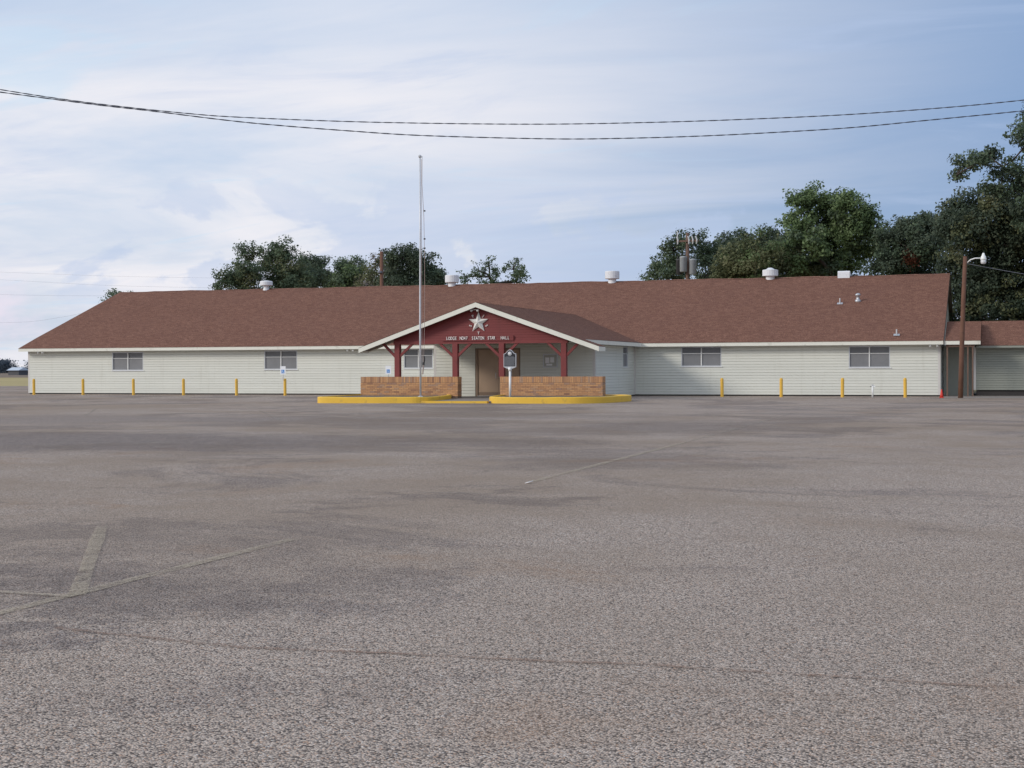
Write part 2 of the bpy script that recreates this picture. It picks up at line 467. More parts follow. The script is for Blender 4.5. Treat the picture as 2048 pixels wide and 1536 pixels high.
class MB:
    def __init__(self):
        self.v, self.f, self.u = [], [], None

    def box(self, x0, x1, y0, y1, z0, z1):
        n = len(self.v)
        self.v += [(x0, y0, z0), (x1, y0, z0), (x1, y1, z0), (x0, y1, z0), (x0, y0, z1), (x1, y0, z1), (x1, y1, z1), (x0, y1, z1)]
        self.f += [tuple(n + i for i in q) for q in ((0, 3, 2, 1), (4, 5, 6, 7), (0, 1, 5, 4), (1, 2, 6, 5), (2, 3, 7, 6), (3, 0, 4, 7))]
        return self

    def poly(self, pts):
        n = len(self.v)
        self.v += [tuple(p) for p in pts]
        self.f.append(tuple(range(n, n + len(pts))))
        return self

    def prism(self, pts, off):
        """polygon pts extruded by vector off"""
        n, k = len(self.v), len(pts)
        self.v += [tuple(p) for p in pts] + [tuple(p[i] + off[i] for i in range(3)) for p in pts]
        self.f.append(tuple(range(n + k - 1, n - 1, -1)))
        self.f.append(tuple(range(n + k, n + 2 * k)))
        for i in range(k):
            j = (i + 1) % k
            self.f.append((n + i, n + j, n + k + j, n + k + i))
        return self

    def tube(self, pts, rad, seg=8, cap=True):
        pts = [Vector(p) for p in pts]
        if not hasattr(rad, '__len__'):
            rad = [rad] * len(pts)
        n0 = len(self.v)
        ref = None
        for i, p in enumerate(pts):
            d = (pts[min(i + 1, len(pts) - 1)] - pts[max(i - 1, 0)]).normalized()
            if ref is None:
                ref = Vector((1, 0, 0)) if abs(d.x) < 0.8 else Vector((0, 1, 0))
            a = (ref - d * ref.dot(d)).normalized()
            ref = a
            bb = d.cross(a)
            for k in range(seg):
                an = 2 * math.pi * k / seg
                self.v.append(tuple(p + (a * math.cos(an) + bb * math.sin(an)) * rad[i]))
        for i in range(len(pts) - 1):
            for k in range(seg):
                k2 = (k + 1) % seg
                self.f.append((n0 + i * seg + k, n0 + i * seg + k2, n0 + (i + 1) * seg + k2, n0 + (i + 1) * seg + k))
        if cap:
            self.f.append(tuple(n0 + k for k in range(seg - 1, -1, -1)))
            e = n0 + (len(pts) - 1) * seg
            self.f.append(tuple(e + k for k in range(seg)))
        return self

    def lathe(self, prof, cx=0, cy=0, seg=16):
        """profile of (radius, z)"""
        n0 = len(self.v)
        for r, z in prof:
            for k in range(seg):
                an = 2 * math.pi * k / seg
                self.v.append((cx + r * math.cos(an), cy + r * math.sin(an), z))
        for i in range(len(prof) - 1):
            for k in range(seg):
                k2 = (k + 1) % seg
                self.f.append((n0 + i * seg + k, n0 + i * seg + k2, n0 + (i + 1) * seg + k2, n0 + (i + 1) * seg + k))
        self.f.append(tuple(n0 + k for k in range(seg - 1, -1, -1)))
        e = n0 + (len(prof) - 1) * seg
        self.f.append(tuple(e + k for k in range(seg)))
        return self

    def mesh(self, name, mat, smooth=False):
        me = bpy.data.meshes.new(name)
        me.from_pydata(self.v, [], self.f)
        if mat:
            me.materials.append(MATS[mat])
        if smooth:
            me.polygons.foreach_set('use_smooth', [True] * len(me.polygons))
        if self.u:
            uvl = me.uv_layers.new(name='UVMap')
            for lp in me.loops:
                uvl.data[lp.index].uv = self.u[lp.vertex_index]
        me.update()
        return me

    def build(self, name, mat, parent=None, smooth=False):
        return link(name, self.mesh(name, mat, smooth), parent)


def gpos(o):
    p = Vector((0, 0, 0))
    while o is not None:
        p += o.location
        o = o.parent
    return p


def link(name, me, parent=None, loc=None):
    """mesh data in world coordinates (loc None) or local data placed at world loc"""
    o = bpy.data.objects.new(name, me)
    C.objects.link(o)
    base = gpos(parent) if parent is not None else Vector((0, 0, 0))
    if parent is not None:
        o.parent = parent
    if loc is None:
        o.location = -base
    else:
        o.location = Vector(loc) - base
    return o


def tag(o, label, cat, group=None):
    o['label'] = label
    o['category'] = cat
    if group:
        o['group'] = group
    return o


def struct(o):
    o['kind'] = 'structure'
    return o


def empty(name, loc, label, cat, group=None):
    o = bpy.data.objects.new(name, None)
    o.empty_display_size = 0.3
    C.objects.link(o)
    o.location = loc
    return tag(o, label, cat, group)


def bx(name, mat, parent, *a):
    return MB().box(*a).build(name, mat, parent)


def copy_tree(o, parent=None):
    c = o.copy()
    C.objects.link(c)
    c.parent = parent
    for ch in list(o.children):
        copy_tree(ch, c)
    return c


rng = random.Random(7)

# ---------------------------------------------------------------- ground
struct(MB().poly([(-3000, -800, -0.012), (2500, -800, -0.012), (2500, 3500, -0.012), (-3000, 3500, -0.012)]).build('ground', 'dry_grass'))
struct(MB().poly([(-2500, 190, 0.0), (400, 190, 0.0), (900, 2600, 0.0), (-2500, 2600, 0.0)]).build('field', 'ploughed_field'))
struct(MB().poly([(-88, -130, 0.0), (60, -130, 0.0), (60, -4.75, 0.0), (0.5, -5.1, 0.0), (0.2, -4.4, 0.0), (0.2, 22, 0.0), (-52, 26, 0.0), (-62, 40, 0.0), (-88, 41, 0.0)]).build('parking_lot', 'chip_seal'))
struct(MB().box(0.22, 60, -4.72, 12, -0.1, 0.012).build('walkway_slab', 'concrete'))


def ribbon(name, pts, wd, mat, z=0.006):
    """flat strip of width wd (start/end) along ground points"""
    mb = MB()
    P = [Vector((x, y)) for x, y in pts]
    n = len(P)
    for i, p in enumerate(P):
        d = (P[min(i + 1, n - 1)] - P[max(i - 1, 0)]).normalized()
        q = Vector((-d.y, d.x))
        jit = 1 + rng.uniform(-.15, .15)
        for s in (-1, 1):
            mb.v.append((p.x + q.x * s * wd / 2 * jit, p.y + q.y * s * wd / 2 * jit, z))
    for i in range(n - 1):
        mb.f.append((2 * i, 2 * i + 2, 2 * i + 3, 2 * i + 1))
    return struct(mb.build(name, mat))


def seg(a, b, n=12, wob=0.0):
    return [(a[0] + (b[0] - a[0]) * i / n + rng.uniform(-wob, wob), a[1] + (b[1] - a[1]) * i / n + rng.uniform(-wob, wob)) for i in range(n + 1)]


ribbon('parking_stripe', seg((-2.88, -71.6), (-2.96, -65.8), 10), 0.11, 'worn_stripe')
ribbon('parking_stripe', seg((-2.92, -59.2), (-3.05, -49.0), 10), 0.12, 'worn_stripe')
ribbon('parking_stripe', seg((-3.05, -48.9), (-3.20, -41.0), 8), 0.12, 'faint_stripe')
ribbon('parking_stripe', seg((-3.20, -40.9), (-3.46, -30.0), 10), 0.12, 'faint_stripe')
ribbon('parking_stripe', seg((-2.86, -69.0), (-5.08, -65.4), 8), 0.115, 'worn_stripe', 0.010)
ribbon('parking_stripe', seg((-3.7, -69.0), (-2.85, -69.05), 4), 0.07, 'worn_stripe', 0.010)
for a, b_ in (((-15.44, -51.67), (-12.2, -51.2)), ((-14.07, -54.2), (-12.35, -51.5)), ((-24.55, -37.1), (-29.15, -29.7)), ((-21.7, -30.9), (-16.75, -39.1)),
              ((-16.9, -33.3), (-14.6, -36.8)), ((-14.9, -30.6), (-10.1, -38.8)), ((-3.7, -61.1), (-2.8, -61.05)),
              ((-6.4, -58.4), (-5.2, -56.2)), ((-4.4, -43.4), (-2.4, -42.1))):
    ribbon('parking_stripe', seg(a, b_, 8), 0.11, 'faint_stripe')
for x0 in (-9.6, -6.5):
    ribbon('parking_stripe', seg((x0, -4.3), (x0 - 0.25, -8.6), 6), 0.10, 'faint_stripe')
ck = [(-2.30, -70.02), (-1.95, -70.10), (-1.50, -70.15), (-1.03, -70.24), (-0.6, -70.20), (-0.18, -70.15), (0.46, -70.13),
      (1.07, -70.05), (1.55, -70.07), (2.01, -70.06), (2.45, -70.08), (2.83, -70.07), (3.6, -70.05), (5.0, -70.1)]
fine = []
for i in range(len(ck) - 1):
    for k in range(6):
        q = k / 6
        fine.append((ck[i][0] * (1 - q) + ck[i + 1][0] * q, ck[i][1] * (1 - q) + ck[i + 1][1] * q + rng.uniform(-.012, .012)))
ribbon('pavement_seam', fine, 0.042, 'seam_dirt')

# ---------------------------------------------------------------- lodge hall
L = 53.894
EX0, EX1 = -L - 0.33, 0.19      # rake edges
EY, RY, RZ = -0.55, 10.507, 6.739
SL = (RZ - 2.80) / (RY - EY)
PXR = -20.09                     # porch ridge line
PS = 0.353
hall = empty('lodge_hall', (-27, 0, 0), 'long low cream lodge hall with brown shingle roof and red gabled porch', 'building')
HB = 0.1446
Z0 = 0.07


def board_mesh(x0, x1, h):
    """one lapped course, local: bottom lip proud, top tucked back; front faces -y"""
    pr = [(0.0, 0.0), (-0.034, 0.0), (-0.030, h * 0.84), (-0.014, h * 0.90), (-0.010, h), (0.0, h)]
    mb = MB()
    mb.prism([(x0, y, z) for y, z in pr], (x1 - x0, 0, 0))
    return mb


def siding_wall(parent, name, x0, x1, y, z0, z1, openings, mat, hb=HB, depth=0.10, rot=None):
    """core wall split round the openings, with lapped courses as sub-parts. rot: (origin, angle) for side walls"""
    core = MB()
    xs = sorted({x0, x1, *[v for o in openings for v in o[:2]]})
    for a, b_ in zip(xs, xs[1:]):
        zz = z0
        for o in sorted((o for o in openings if o[0] <= a + 1e-6 and o[1] >= b_ - 1e-6), key=lambda o: o[2]):
            if o[2] > zz:
                core.box(a, b_, y, y + depth, zz, o[2])
            zz = o[3]
        if zz < z1:
            core.box(a, b_, y, y + depth, zz, z1)
    wall = core.build(name, mat, parent)
    z = z0
    while z < z1 - 0.03:
        h = min(hb, z1 - z)
        cuts = sorted((o[0], o[1]) for o in openings if o[2] < z + h - 0.02 and o[3] > z + 0.02)
        a = x0
        spans = []
        for c0, c1 in cuts:
            if c0 > a:
                spans.append((a, c0))
            a = c1
        if a < x1:
            spans.append((a, x1))
        pieces = []
        for s0, s1 in spans:
            while s1 - s0 > 8.5:
                q = rng.uniform(4.5, 7.6)
                pieces.append((s0, s0 + q))
                s0 += q
            pieces.append((s0, s1))
        for s0, s1 in pieces:
            ln = s1 - s0
            ob = link('siding_board', board_mesh(0, ln, h).mesh('siding_board', mat), wall, (s0, y - 0.003 + rng.uniform(-.0028, .0015), z))
        z += hb
    if rot:
        wall.location = Vector(rot[0]) - gpos(parent)
        wall.rotation_euler = (0, 0, rot[1])
    return wall


WIN = [(-47.94, -45.80, 1.43, 2.53), (-37.73, -35.62, 1.46, 2.55), (-28.99, -27.24, 1.50, 2.58), (-13.15, -11.02, 1.55, 2.58), (-4.47, -2.43, 1.46, 2.55)]
siding_wall(hall, 'wall', -L + 0.09, -24.0, 0.0, Z0, 2.62, [o for o in WIN if o[1] < -24], 'cream_vinyl')
siding_wall(hall, 'wall', -15.73, -0.09, 0.0, Z0, 2.62, [o for o in WIN if o[0] > -16], 'cream_vinyl')
# vestibule: front wall with the double door, right side wall with a narrow window
VX0, VX1, VY = -24.0, -15.73, -8.1
DX0, DX1, DZ1 = -21.85, -19.50, 2.47
siding_wall(hall, 'wall', VX0 + 0.08, VX1 - 0.09, VY, 0.10, 2.66, [(DX0, DX1, 0.10, DZ1)], 'cream_vinyl')
# side walls are built along local x and turned
sw = siding_wall(hall, 'wall', 0.09, 8.02, 0.0, 0.05, 2.62, [(5.55, 6.55, 1.53, 2.58)], 'cream_vinyl', rot=((VX1, VY, 0), R(90)))
siding_wall(hall, 'wall', 0.09, 20.9, 0.0, Z0, 2.62, [], 'cream_vinyl', rot=((0, 0, 0), R(90)))
bx('left_wall', 'cream_vinyl', hall, VX0, VX0 + 0.08, VY + 0.1, 0.0, 0.05, 3.05)
bx('end_wall', 'cream_vinyl', hall, -L, -L + 0.09, 0.1, 20.9, 0.05, 2.62)
bx('back_wall', 'cream_vinyl', hall, -L + 0.09, -0.1, 20.9, 21.0, 0.05, 2.62)
for gx in (-L + 0.02, -0.10):
    MB().prism([(gx, -0.1, 2.62), (gx, RY, RZ - 0.16), (gx, 21.1, 2.62)], (0.08, 0, 0)).build('gable_end', 'cream_vinyl', hall)
bx('foundation', 'foundation', hall, -L + 0.05, -0.05, 0.02, 20.95, -0.3, Z0)
for cx_ in (-L - 0.03, -0.10):
    bx('corner_trim', 'corner_post', hall, cx_, cx_ + 0.13, -0.035, 0.09, Z0, 2.62)
bx('corner_trim', 'corner_post', hall, VX1 - 0.10, VX1 + 0.035, VY - 0.035, VY + 0.09, 0.08, 2.62)
bx('corner_trim', 'corner_post', hall, VX0 - 0.04, VX0 + 0.09, VY - 0.035, VY + 0.09, 0.08, 2.66)
bx('corner_trim', 'corner_post', hall, VX1 + 0.032, VX1 + 0.10, -0.10, -0.030, Z0, 2.62)


def roof_slope(name, parent, p0, p1, n, lo, hi, s_hi, sag=None, ns=1):
    """stepped shingle courses. p0->p1 is the eave line, 'n' the uphill run vector per metre of slope, lo/hi offsets at the two ends as f(s)"""
    mb = MB()
    mb.u = []
    p0, p1, n = Vector(p0), Vector(p1), Vector(n)
    e = (p1 - p0)
    ln = e.length
    e = e / ln
    nor = e.cross(n)
    if nor.z < 0:
        nor = -nor
    s = 0.0
    ex = 0.142
    while s < s_hi - 1e-4:
        t_ = min(s + ex, s_hi)
        a0, a1, b0, b1 = lo(s), hi(s), lo(t_), hi(t_)
        th = 0.012
        for j in range(ns):
            q0, q1 = j / ns, (j + 1) / ns
            k = len(mb.v)
            A0, A1 = a0 + (a1 - a0) * q0, a0 + (a1 - a0) * q1
            B0, B1 = b0 + (b1 - b0) * q0, b0 + (b1 - b0) * q1
            for (ss, aa, h) in ((s, A0, 0.0), (s, A1, 0.0), (s, A0, th), (s, A1, th), (t_, B0, 0.0), (t_, B1, 0.0)):
                hh = h + (sag(aa, ss) if sag else 0.0)
                mb.v.append(tuple(p0 + e * aa + n * ss + nor * hh))
                mb.u.append((aa, ss + (0.0 if h == 0 else 0.002)))
            mb.f.append((k, k + 1, k + 3, k + 2))
            mb.f.append((k + 2, k + 3, k + 5, k + 4))
        s = t_
    return mb.build(name, 'shingle', parent)


ang = math.atan(SL)
nup = (0, math.cos(ang), math.sin(ang))
smax = (RY - EY) / math.cos(ang) + 0.05


def roof_sag(a, s):
    """slight waviness of an old decked roof, growing from the eave up"""
    k = min(1.0, s / 2.0)
    return k * (0.030 + 0.014 * math.sin(a * 0.9 + s * 0.3) + 0.010 * math.sin(a * 2.3 + 1.0 - s * 0.5) + 0.006 * math.sin(a * 5.1))


roof = MB()
roof.prism([(EX0 + 0.02, EY + 0.02, 2.785), (EX0 + 0.02, RY, RZ - 0.02), (EX0 + 0.02, 2 * RY - EY - 0.02, 2.785), (EX0 + 0.02, 2 * RY - EY - 0.02, 2.66), (EX0 + 0.02, RY, RZ - 0.14), (EX0 + 0.02, EY + 0.02, 2.66)], (EX1 - EX0 - 0.04, 0, 0))
roof = roof.build('roof', 'frame_brown', hall)
roof_slope('shingle_course', roof, (EX0, EY - 0.04, 2.785), (EX1, EY - 0.04, 2.785), nup, lambda s: 0.0, lambda s: EX1 - EX0, smax, roof_sag, 60)
roof_slope('shingle_course', roof, (EX0, 2 * RY - EY + 0.04, 2.785), (EX1, 2 * RY - EY + 0.04, 2.785), (0, -math.cos(ang), math.sin(ang)), lambda s: 0.0, lambda s: EX1 - EX0, smax)
mbr = MB()
mbr.u = []
nr = 80
for j in range(nr + 1):
    xx = EX0 + (EX1 - EX0) * j / nr
    for dy_, dz_ in ((-0.15, -0.030), (0, 0.025), (0.15, -0.030)):
        mbr.v.append((xx, RY + dy_, RZ + dz_ + roof_sag(xx - EX0, smax)))
        mbr.u.append((xx - EX0, dy_))
for j in range(nr):
    for q in (0, 1):
        k = j * 3 + q
        mbr.f.append((k, k + 3, k + 4, k + 1))
mbr.build('ridge_cap', 'shingle', roof)
bx('fascia', 'cream_trim', hall, EX0 + 0.01, -24.15, EY - 0.02, EY + 0.02, 2.60, 2.79)
bx('fascia', 'cream_trim', hall, -15.16, EX1 - 0.01, EY - 0.02, EY + 0.02, 2.60, 2.79)
bx('soffit', 'soffit_paint', hall, EX0 + 0.05, -24.2, EY + 0.02, 0.0, 2.625, 2.65)
bx('soffit', 'soffit_paint', hall, -15.6, EX1 - 0.05, EY + 0.02, 0.0, 2.625, 2.65)
for gx in (EX0 - 0.015, EX1 - 0.015):
    for sg in (0, 1):
        ya = EY if sg == 0 else 2 * RY - EY
        MB().prism([(gx, ya, 2.60), (gx, ya, 2.775), (gx, RY, RZ - 0.03), (gx, RY, RZ - 0.22)], (0.03, 0, 0)).build('rake_board', 'frame_brown' if gx > -5 else 'cream_trim', hall)  # right-end boards go dark brown: the rake's shadow is put into the colour


def window(o, y, turned=None):
    x0, x1, z0, z1 = o
    fr = MB()
    f_ = 0.045
    fr.box(x0, x0 + f_, y - 0.03, y + 0.09, z0, z1).box(x1 - f_, x1, y - 0.03, y + 0.09, z0, z1)
    fr.box(x0 + f_, x1 - f_, y - 0.03, y + 0.09, z0, z0 + f_).box(x0 + f_, x1 - f_, y - 0.03, y + 0.09, z1 - f_, z1)
    wn = fr.build('window', 'window_alu', hall)
    xm = (x0 + x1) / 2
    zm = z0 + (z1 - z0) * 0.66
    wide = (x1 - x0) > 1.3
    cols = ((x0 + f_, xm - 0.03), (xm + 0.03, x1 - f_)) if wide else ((x0 + f_, x1 - f_),)
    if wide:
        bx('mullion', 'window_sill', wn, xm - 0.03, xm + 0.03, y - 0.02, y + 0.08, z0 + f_, z1 - f_)
    for a, b_ in cols:
        bx('meeting_rail', 'window_sill', wn, a, b_, y - 0.005, y + 0.07, zm - 0.017, zm + 0.017)
        bx('pane', 'glass_upper', wn, a, b_, y + 0.050, y + 0.060, zm + 0.017, z1 - f_)
        bx('pane', 'screen_lower', wn, a, b_, y + 0.025, y + 0.035, z0 + f_, zm - 0.017)
    bx('sill', 'window_sill', wn, x0 - 0.03, x1 + 0.06, y - 0.075, y - 0.031, z0 - 0.05, z0 - 0.002)
    if turned:
        wn.location = Vector(turned[0]) - gpos(hall)
        wn.rotation_euler = (0, 0, turned[1])
        for ch in wn.children:
            ch.location = (0, 0, 0)
    return wn


for o in WIN:
    window(o, 0.0)
    bx('window_header', 'window_sill', hall, o[0] - 0.02, o[1] + 0.02, -0.034, -0.002, o[3] + 0.002, 2.618)
window((5.55, 6.55, 1.53, 2.58), 0.0, ((VX1, VY, 0), R(90)))

# door and notice board in the vestibule front
df = MB().box(DX0, DX0 + 0.13, VY - 0.02, VY + 0.10, 0.10, DZ1).box(DX1 - 0.07, DX1, VY - 0.02, VY + 0.10, 0.10, DZ1).box(DX0 + 0.13, DX1 - 0.07, VY - 0.02, VY + 0.10, DZ1 - 0.07, DZ1).build('door_frame', 'door_trim', hall)
xm = (DX0 + DX1) / 2 + 0.03
for a, b_, hx in ((DX0 + 0.135, xm - 0.004, xm - 0.12), (xm + 0.004, DX1 - 0.075, xm + 0.12)):
    d = bx('door', 'door_brown', hall, a, b_, VY + 0.02, VY + 0.07, 0.13, DZ1 - 0.075)
    MB().tube([(hx, VY + 0.02, 1.0), (hx, VY - 0.05, 1.0), (hx, VY - 0.05, 1.25), (hx, VY + 0.02, 1.25)], 0.014, 6).build('handle', 'galvanized', d)
    bx('kick_plate', 'door_trim', d, a + 0.02, b_ - 0.02, VY + 0.012, VY + 0.020, 0.15, 0.30)
bx('door_sill', 'galvanized', hall, DX0 + 0.13, DX1 - 0.07, VY - 0.08, VY + 0.08, 0.10, 0.128)
nbd = MB().box(-18.32, -17.58, VY - 0.09, VY - 0.03, 1.51, 2.17).build('notice_board', 'window_alu', hall)
bx('board_face', 'board_paper', nbd, -18.27, -17.63, VY - 0.096, VY - 0.0901, 1.56, 2.12)
for qx, qz, qw, qh in ((-18.2, 1.72, .21, .28), (-17.95, 1.75, .2, .26), (-18.15, 1.6, .3, .09)):
    bx('notice', 'paper', nbd, qx, qx + qw, VY - 0.1, VY - 0.0961, qz, qz + qh)

# porch roof (gable, ridge along y)
FY, SY = -13.0, -11.85
XL, XR = -25.96, -14.23
PZ = 4.53
pa = math.atan(PS)
yb = EY + (PZ - 2.80) / SL      # where the porch ridge dies into the main slope


def pz(x):
    return PZ - PS * abs(x - PXR)


proof = MB()
for sg in (-1, 1):
    xe = XL if sg < 0 else XR
    xv = -24.10 if sg < 0 else -15.18
    th = 0.12
    # wide front eave, then the narrower slope back to the main roof
    proof.prism([(PXR, FY + 0.02, PZ - 0.02), (xe - sg * 0.03, FY + 0.02, pz(xe) - 0.01), (xe - sg * 0.03, FY + 0.02, pz(xe) - 0.02 - th), (PXR, FY + 0.02, PZ - 0.02 - th)], (0, SY - FY - 0.02, 0))
    yv = EY + (pz(xv) - 2.80) / SL
    n = len(proof.v)
    for dz_ in (-0.02, -0.02 - th):
        proof.v += [(PXR, SY, PZ + dz_), (xv, SY, pz(xv) + dz_), (xv, yv, pz(xv) + dz_), (PXR, yb, PZ + dz_)]
    proof.f += [(n, n + 1, n + 2, n + 3), (n + 7, n + 6, n + 5, n + 4), (n, n + 4, n + 5, n + 1), (n + 1, n + 5, n + 6, n + 2), (n + 2, n + 6, n + 7, n + 3), (n + 3, n + 7, n + 4, n)]
proof = proof.build('porch_roof', 'frame_brown', hall)
for sg in (-1, 1):
    xe = XL if sg < 0 else XR
    xv = -24.10 if sg < 0 else -15.18
    nn = (-sg * math.cos(pa), 0, math.sin(pa))
    smx = abs(xe - PXR) / math.cos(pa) + 0.02
    s_v = abs(xe - xv) / math.cos(pa)

    def back(s, xe=xe, sg=sg, s_v=s_v):
        if s < s_v:
            return SY - FY
        z = pz(xe) + math.sin(pa) * s
        return EY + (z - 2.80) / SL - FY + 0.02
    roof_slope('shingle_course', proof, (xe, FY - 0.03, pz(xe) - 0.012), (xe, SY, pz(xe) - 0.012), nn, lambda s: 0.0, back, smx)
    # rake boards along the front gable
    MB().prism([(xe, FY - 0.02, pz(xe) - 0.235), (xe, FY - 0.02, pz(xe) - 0.02), (PXR, FY - 0.02, PZ - 0.02), (PXR, FY - 0.02, PZ - 0.235)], (0, 0.04, 0)).build('rake_board', 'cream_trim', hall)
    x_in = xe - sg * 0.02
    bx('fascia', 'cream_trim', hall, min(xe, x_in), max(xe, x_in), FY + 0.021, SY, pz(xe) - 0.22, pz(xe) - 0.025)
    MB().prism([(xe, SY, pz(xe) - 0.2), (xv, SY, pz(xv) - 0.2), (xv, SY, pz(xv) - 0.15), (xe, SY, pz(xe) - 0.15)], (0, 0.02, 0)).build('return_board', 'cream_trim', hall)
bx('fascia', 'cream_trim', hall, -15.20, -15.16, SY + 0.02, EY - 0.021, 2.60, 2.785)
bx('soffit', 'soffit_paint', hall, -15.70, -15.21, SY + 0.03, EY - 0.03, 2.625, 2.65)
# red gable front with lapped boards
GX0, GX1, GY, GZ = -24.33, -15.83, -12.55, 2.62
gp = MB()


def topz(x):
    return pz(x) - 0.15


gp.prism([(GX0, GY, GZ), (GX1, GY, GZ), (GX1, GY, topz(GX1)), (PXR, GY, topz(PXR)), (GX0, GY, topz(GX0))], (0, 0.08, 0))
gable = gp.build('gable_front', 'red_board', hall)
z = GZ + 0.16
while z < topz(PXR) - 0.03:
    h = 0.118
    def xr(zz):
        return max(0.0, (topz(PXR) - zz) / PS)
    a0, a1 = max(GX0, PXR - xr(z)), min(GX1, PXR + xr(z))
    b0, b1 = max(GX0, PXR - xr(z + h)), min(GX1, PXR + xr(z + h))
    mb = MB()
    pts = [(a0, GY - 0.024, z), (a1, GY - 0.024, z), (b1, GY - 0.007, z + h), (b0, GY - 0.007, z + h), (a0, GY - 0.001, z), (a1, GY - 0.001, z), (b1, GY - 0.001, z + h), (b0, GY - 0.001, z + h)]
    mb.v = pts
    mb.f = [(0, 1, 2, 3), (7, 6, 5, 4), (0, 4, 5, 1), (1, 5, 6, 2), (2, 6, 7, 3), (3, 7, 4, 0)]
    mb.build('board', 'red_board', gable)
    z += h
bx('beam', 'red_timber', hall, GX0 - 0.02, GX1 + 0.02, GY - 0.05, GY + 0.13, GZ, GZ + 0.155)
bx('beam_ledge', 'red_timber', hall, -21.85, -18.38, GY - 0.10, GY - 0.051, GZ + 0.125, GZ + 0.15)
bx('ledge_bracket', 'red_timber', hall, -18.42, -18.38, GY - 0.09, GY - 0.03, GZ + 0.156, GZ + 0.36)
bx('porch_ceiling', 'soffit_paint', hall, -24.05, -15.22, GY + 0.14, VY + 0.0, 2.665, 2.69)
for x in (-24.17, -21.26, -18.98, -16.00):
    p_ = bx('post', 'red_timber', hall, x - 0.125, x + 0.125, GY - 0.06, GY + 0.19, 1.09, GZ - 0.001)
    for sg in (-1, 1):
        zt = GZ - 0.002
        if sg < 0 and x < -24 or sg > 0 and x > -16.1:
            zt = min(GZ + 0.1, pz(x + sg * 0.75) - 0.16)
        MB().prism([(x + sg * 0.126, GY - 0.02, 1.98), (x + sg * 0.126, GY - 0.02, 2.14), (x + sg * 0.66, GY - 0.02, zt), (x + sg * 0.82, GY - 0.02, zt)], (0, 0.10, 0)).build('brace', 'red_timber', p_)

# lettering and letters round the star
_lc = {}


def letter(ch, size, loc, rotz=0.0, parent=None, ext=0.012, xs=1.0):
    key = (ch, size)
    if key not in _lc:
        cu = bpy.data.curves.new('letter', 'FONT')
        cu.body = ch
        cu.size = size
        cu.align_x = 'CENTER'
        cu.extrude = ext
        cu.offset = size * 0.012
        cu.resolution_u = 3
        tmp = bpy.data.objects.new('letter', cu)
        me = bpy.data.meshes.new_from_object(tmp)
        me.materials.append(MATS['letter_white'])
        bpy.data.objects.remove(tmp)
        _lc[key] = me
    o = link('letter', _lc[key], parent, loc)
    o.scale = (xs, 1, 1)
    o.rotation_euler = (Matrix.Rotation(R(90), 4, 'X') @ Matrix.Rotation(rotz, 4, 'Z')).to_euler()
    return o


LY = GY - 0.045
WORDS = (('LODGE', 891, 913), ('NO47', 919, 935), ('SEATON', 942.5, 968), ('STAR', 974.5, 990), ('HALL', 1000.5, 1018))
for word, q0, q1 in WORDS:
    a = -21.70 + (q0 - 891) / 127 * 3.115
    b_ = -21.70 + (q1 - 891) / 127 * 3.115
    k = len(word)
    for i, ch in enumerate(word):
        letter(ch, 0.215, (a + (b_ - a) * (i + 0.5) / k, LY, GZ + 0.185), R(rng.uniform(-3, 3)), gable, xs=0.70)

STX, STZ = -20.09, 3.60
for ch, ax, az, rz in (('S', -0.40, -0.15, 65), ('P', -0.275, 0.30, 35), ('J', 0.25, 0.305, -35), ('S', 0.40, -0.15, -65), ('T', 0.0, -0.49, 0)):
    o = letter(ch, 0.175, (0, 0, 0), R(rz), gable)
    cv = Matrix.Rotation(R(rz), 4, 'Y').inverted() @ Vector((0, 0, 0.062))
    cc = Vector((STX + ax, LY, STZ + az)) - cv
    o.location = cc - gpos(gable)
st = MB()
st.v.append((STX, GY - 0.20, STZ))
for i in range(10):
    rr = 0.50 if i % 2 == 0 else 0.205
    an = math.pi / 2 + i * math.pi / 5
    st.v.append((STX + rr * math.cos(an), GY - 0.055, STZ + rr * math.sin(an)))
st.f = [(0, 1 + (i + 1) % 10, 1 + i) for i in range(10)] + [tuple(range(1, 11))]
st = tag(st.build('wall_star', 'star_metal'), 'silver five pointed metal star on the red gable', 'star')


def flood(loc, label, sc=1.0):
    e = empty('flood_light', loc, label, 'flood light', 'twin flood lights on the hall')
    bs = link('mount', MB().lathe([(0.06 * sc, -0.02), (0.06 * sc, 0.02)], seg=10).mesh('mount', 'lamp_white'), e, loc)
    for sg in (-1, 1):
        a = Vector((sg * 0.05, 0, 0)) * sc
        b_ = Vector((sg * 0.13, -0.05, -0.02)) * sc
        c_ = Vector((sg * 0.19, -0.16, -0.06)) * sc
        mb = MB().tube([a, b_], 0.018 * sc, 6).tube([b_, b_ + (c_ - b_) * 0.5, c_], [0.035 * sc, 0.05 * sc, 0.075 * sc], 10)
        link('lamp_head', mb.mesh('lamp_head', 'lamp_white', True), e, loc)
    return e


flood((-20.20, -12.72, 4.19), 'white twin flood light under the porch gable peak above the star', 0.9)
flood((-52.75, -0.30, 2.585), 'white twin flood light under the eave at the left end of the hall')
flood((-32.10, -0.30, 2.585), 'white twin flood light under the eave just left of the porch')
flood((-0.28, -0.30, 2.585), 'white twin flood light under the eave at the hall corner by the lamp pole')

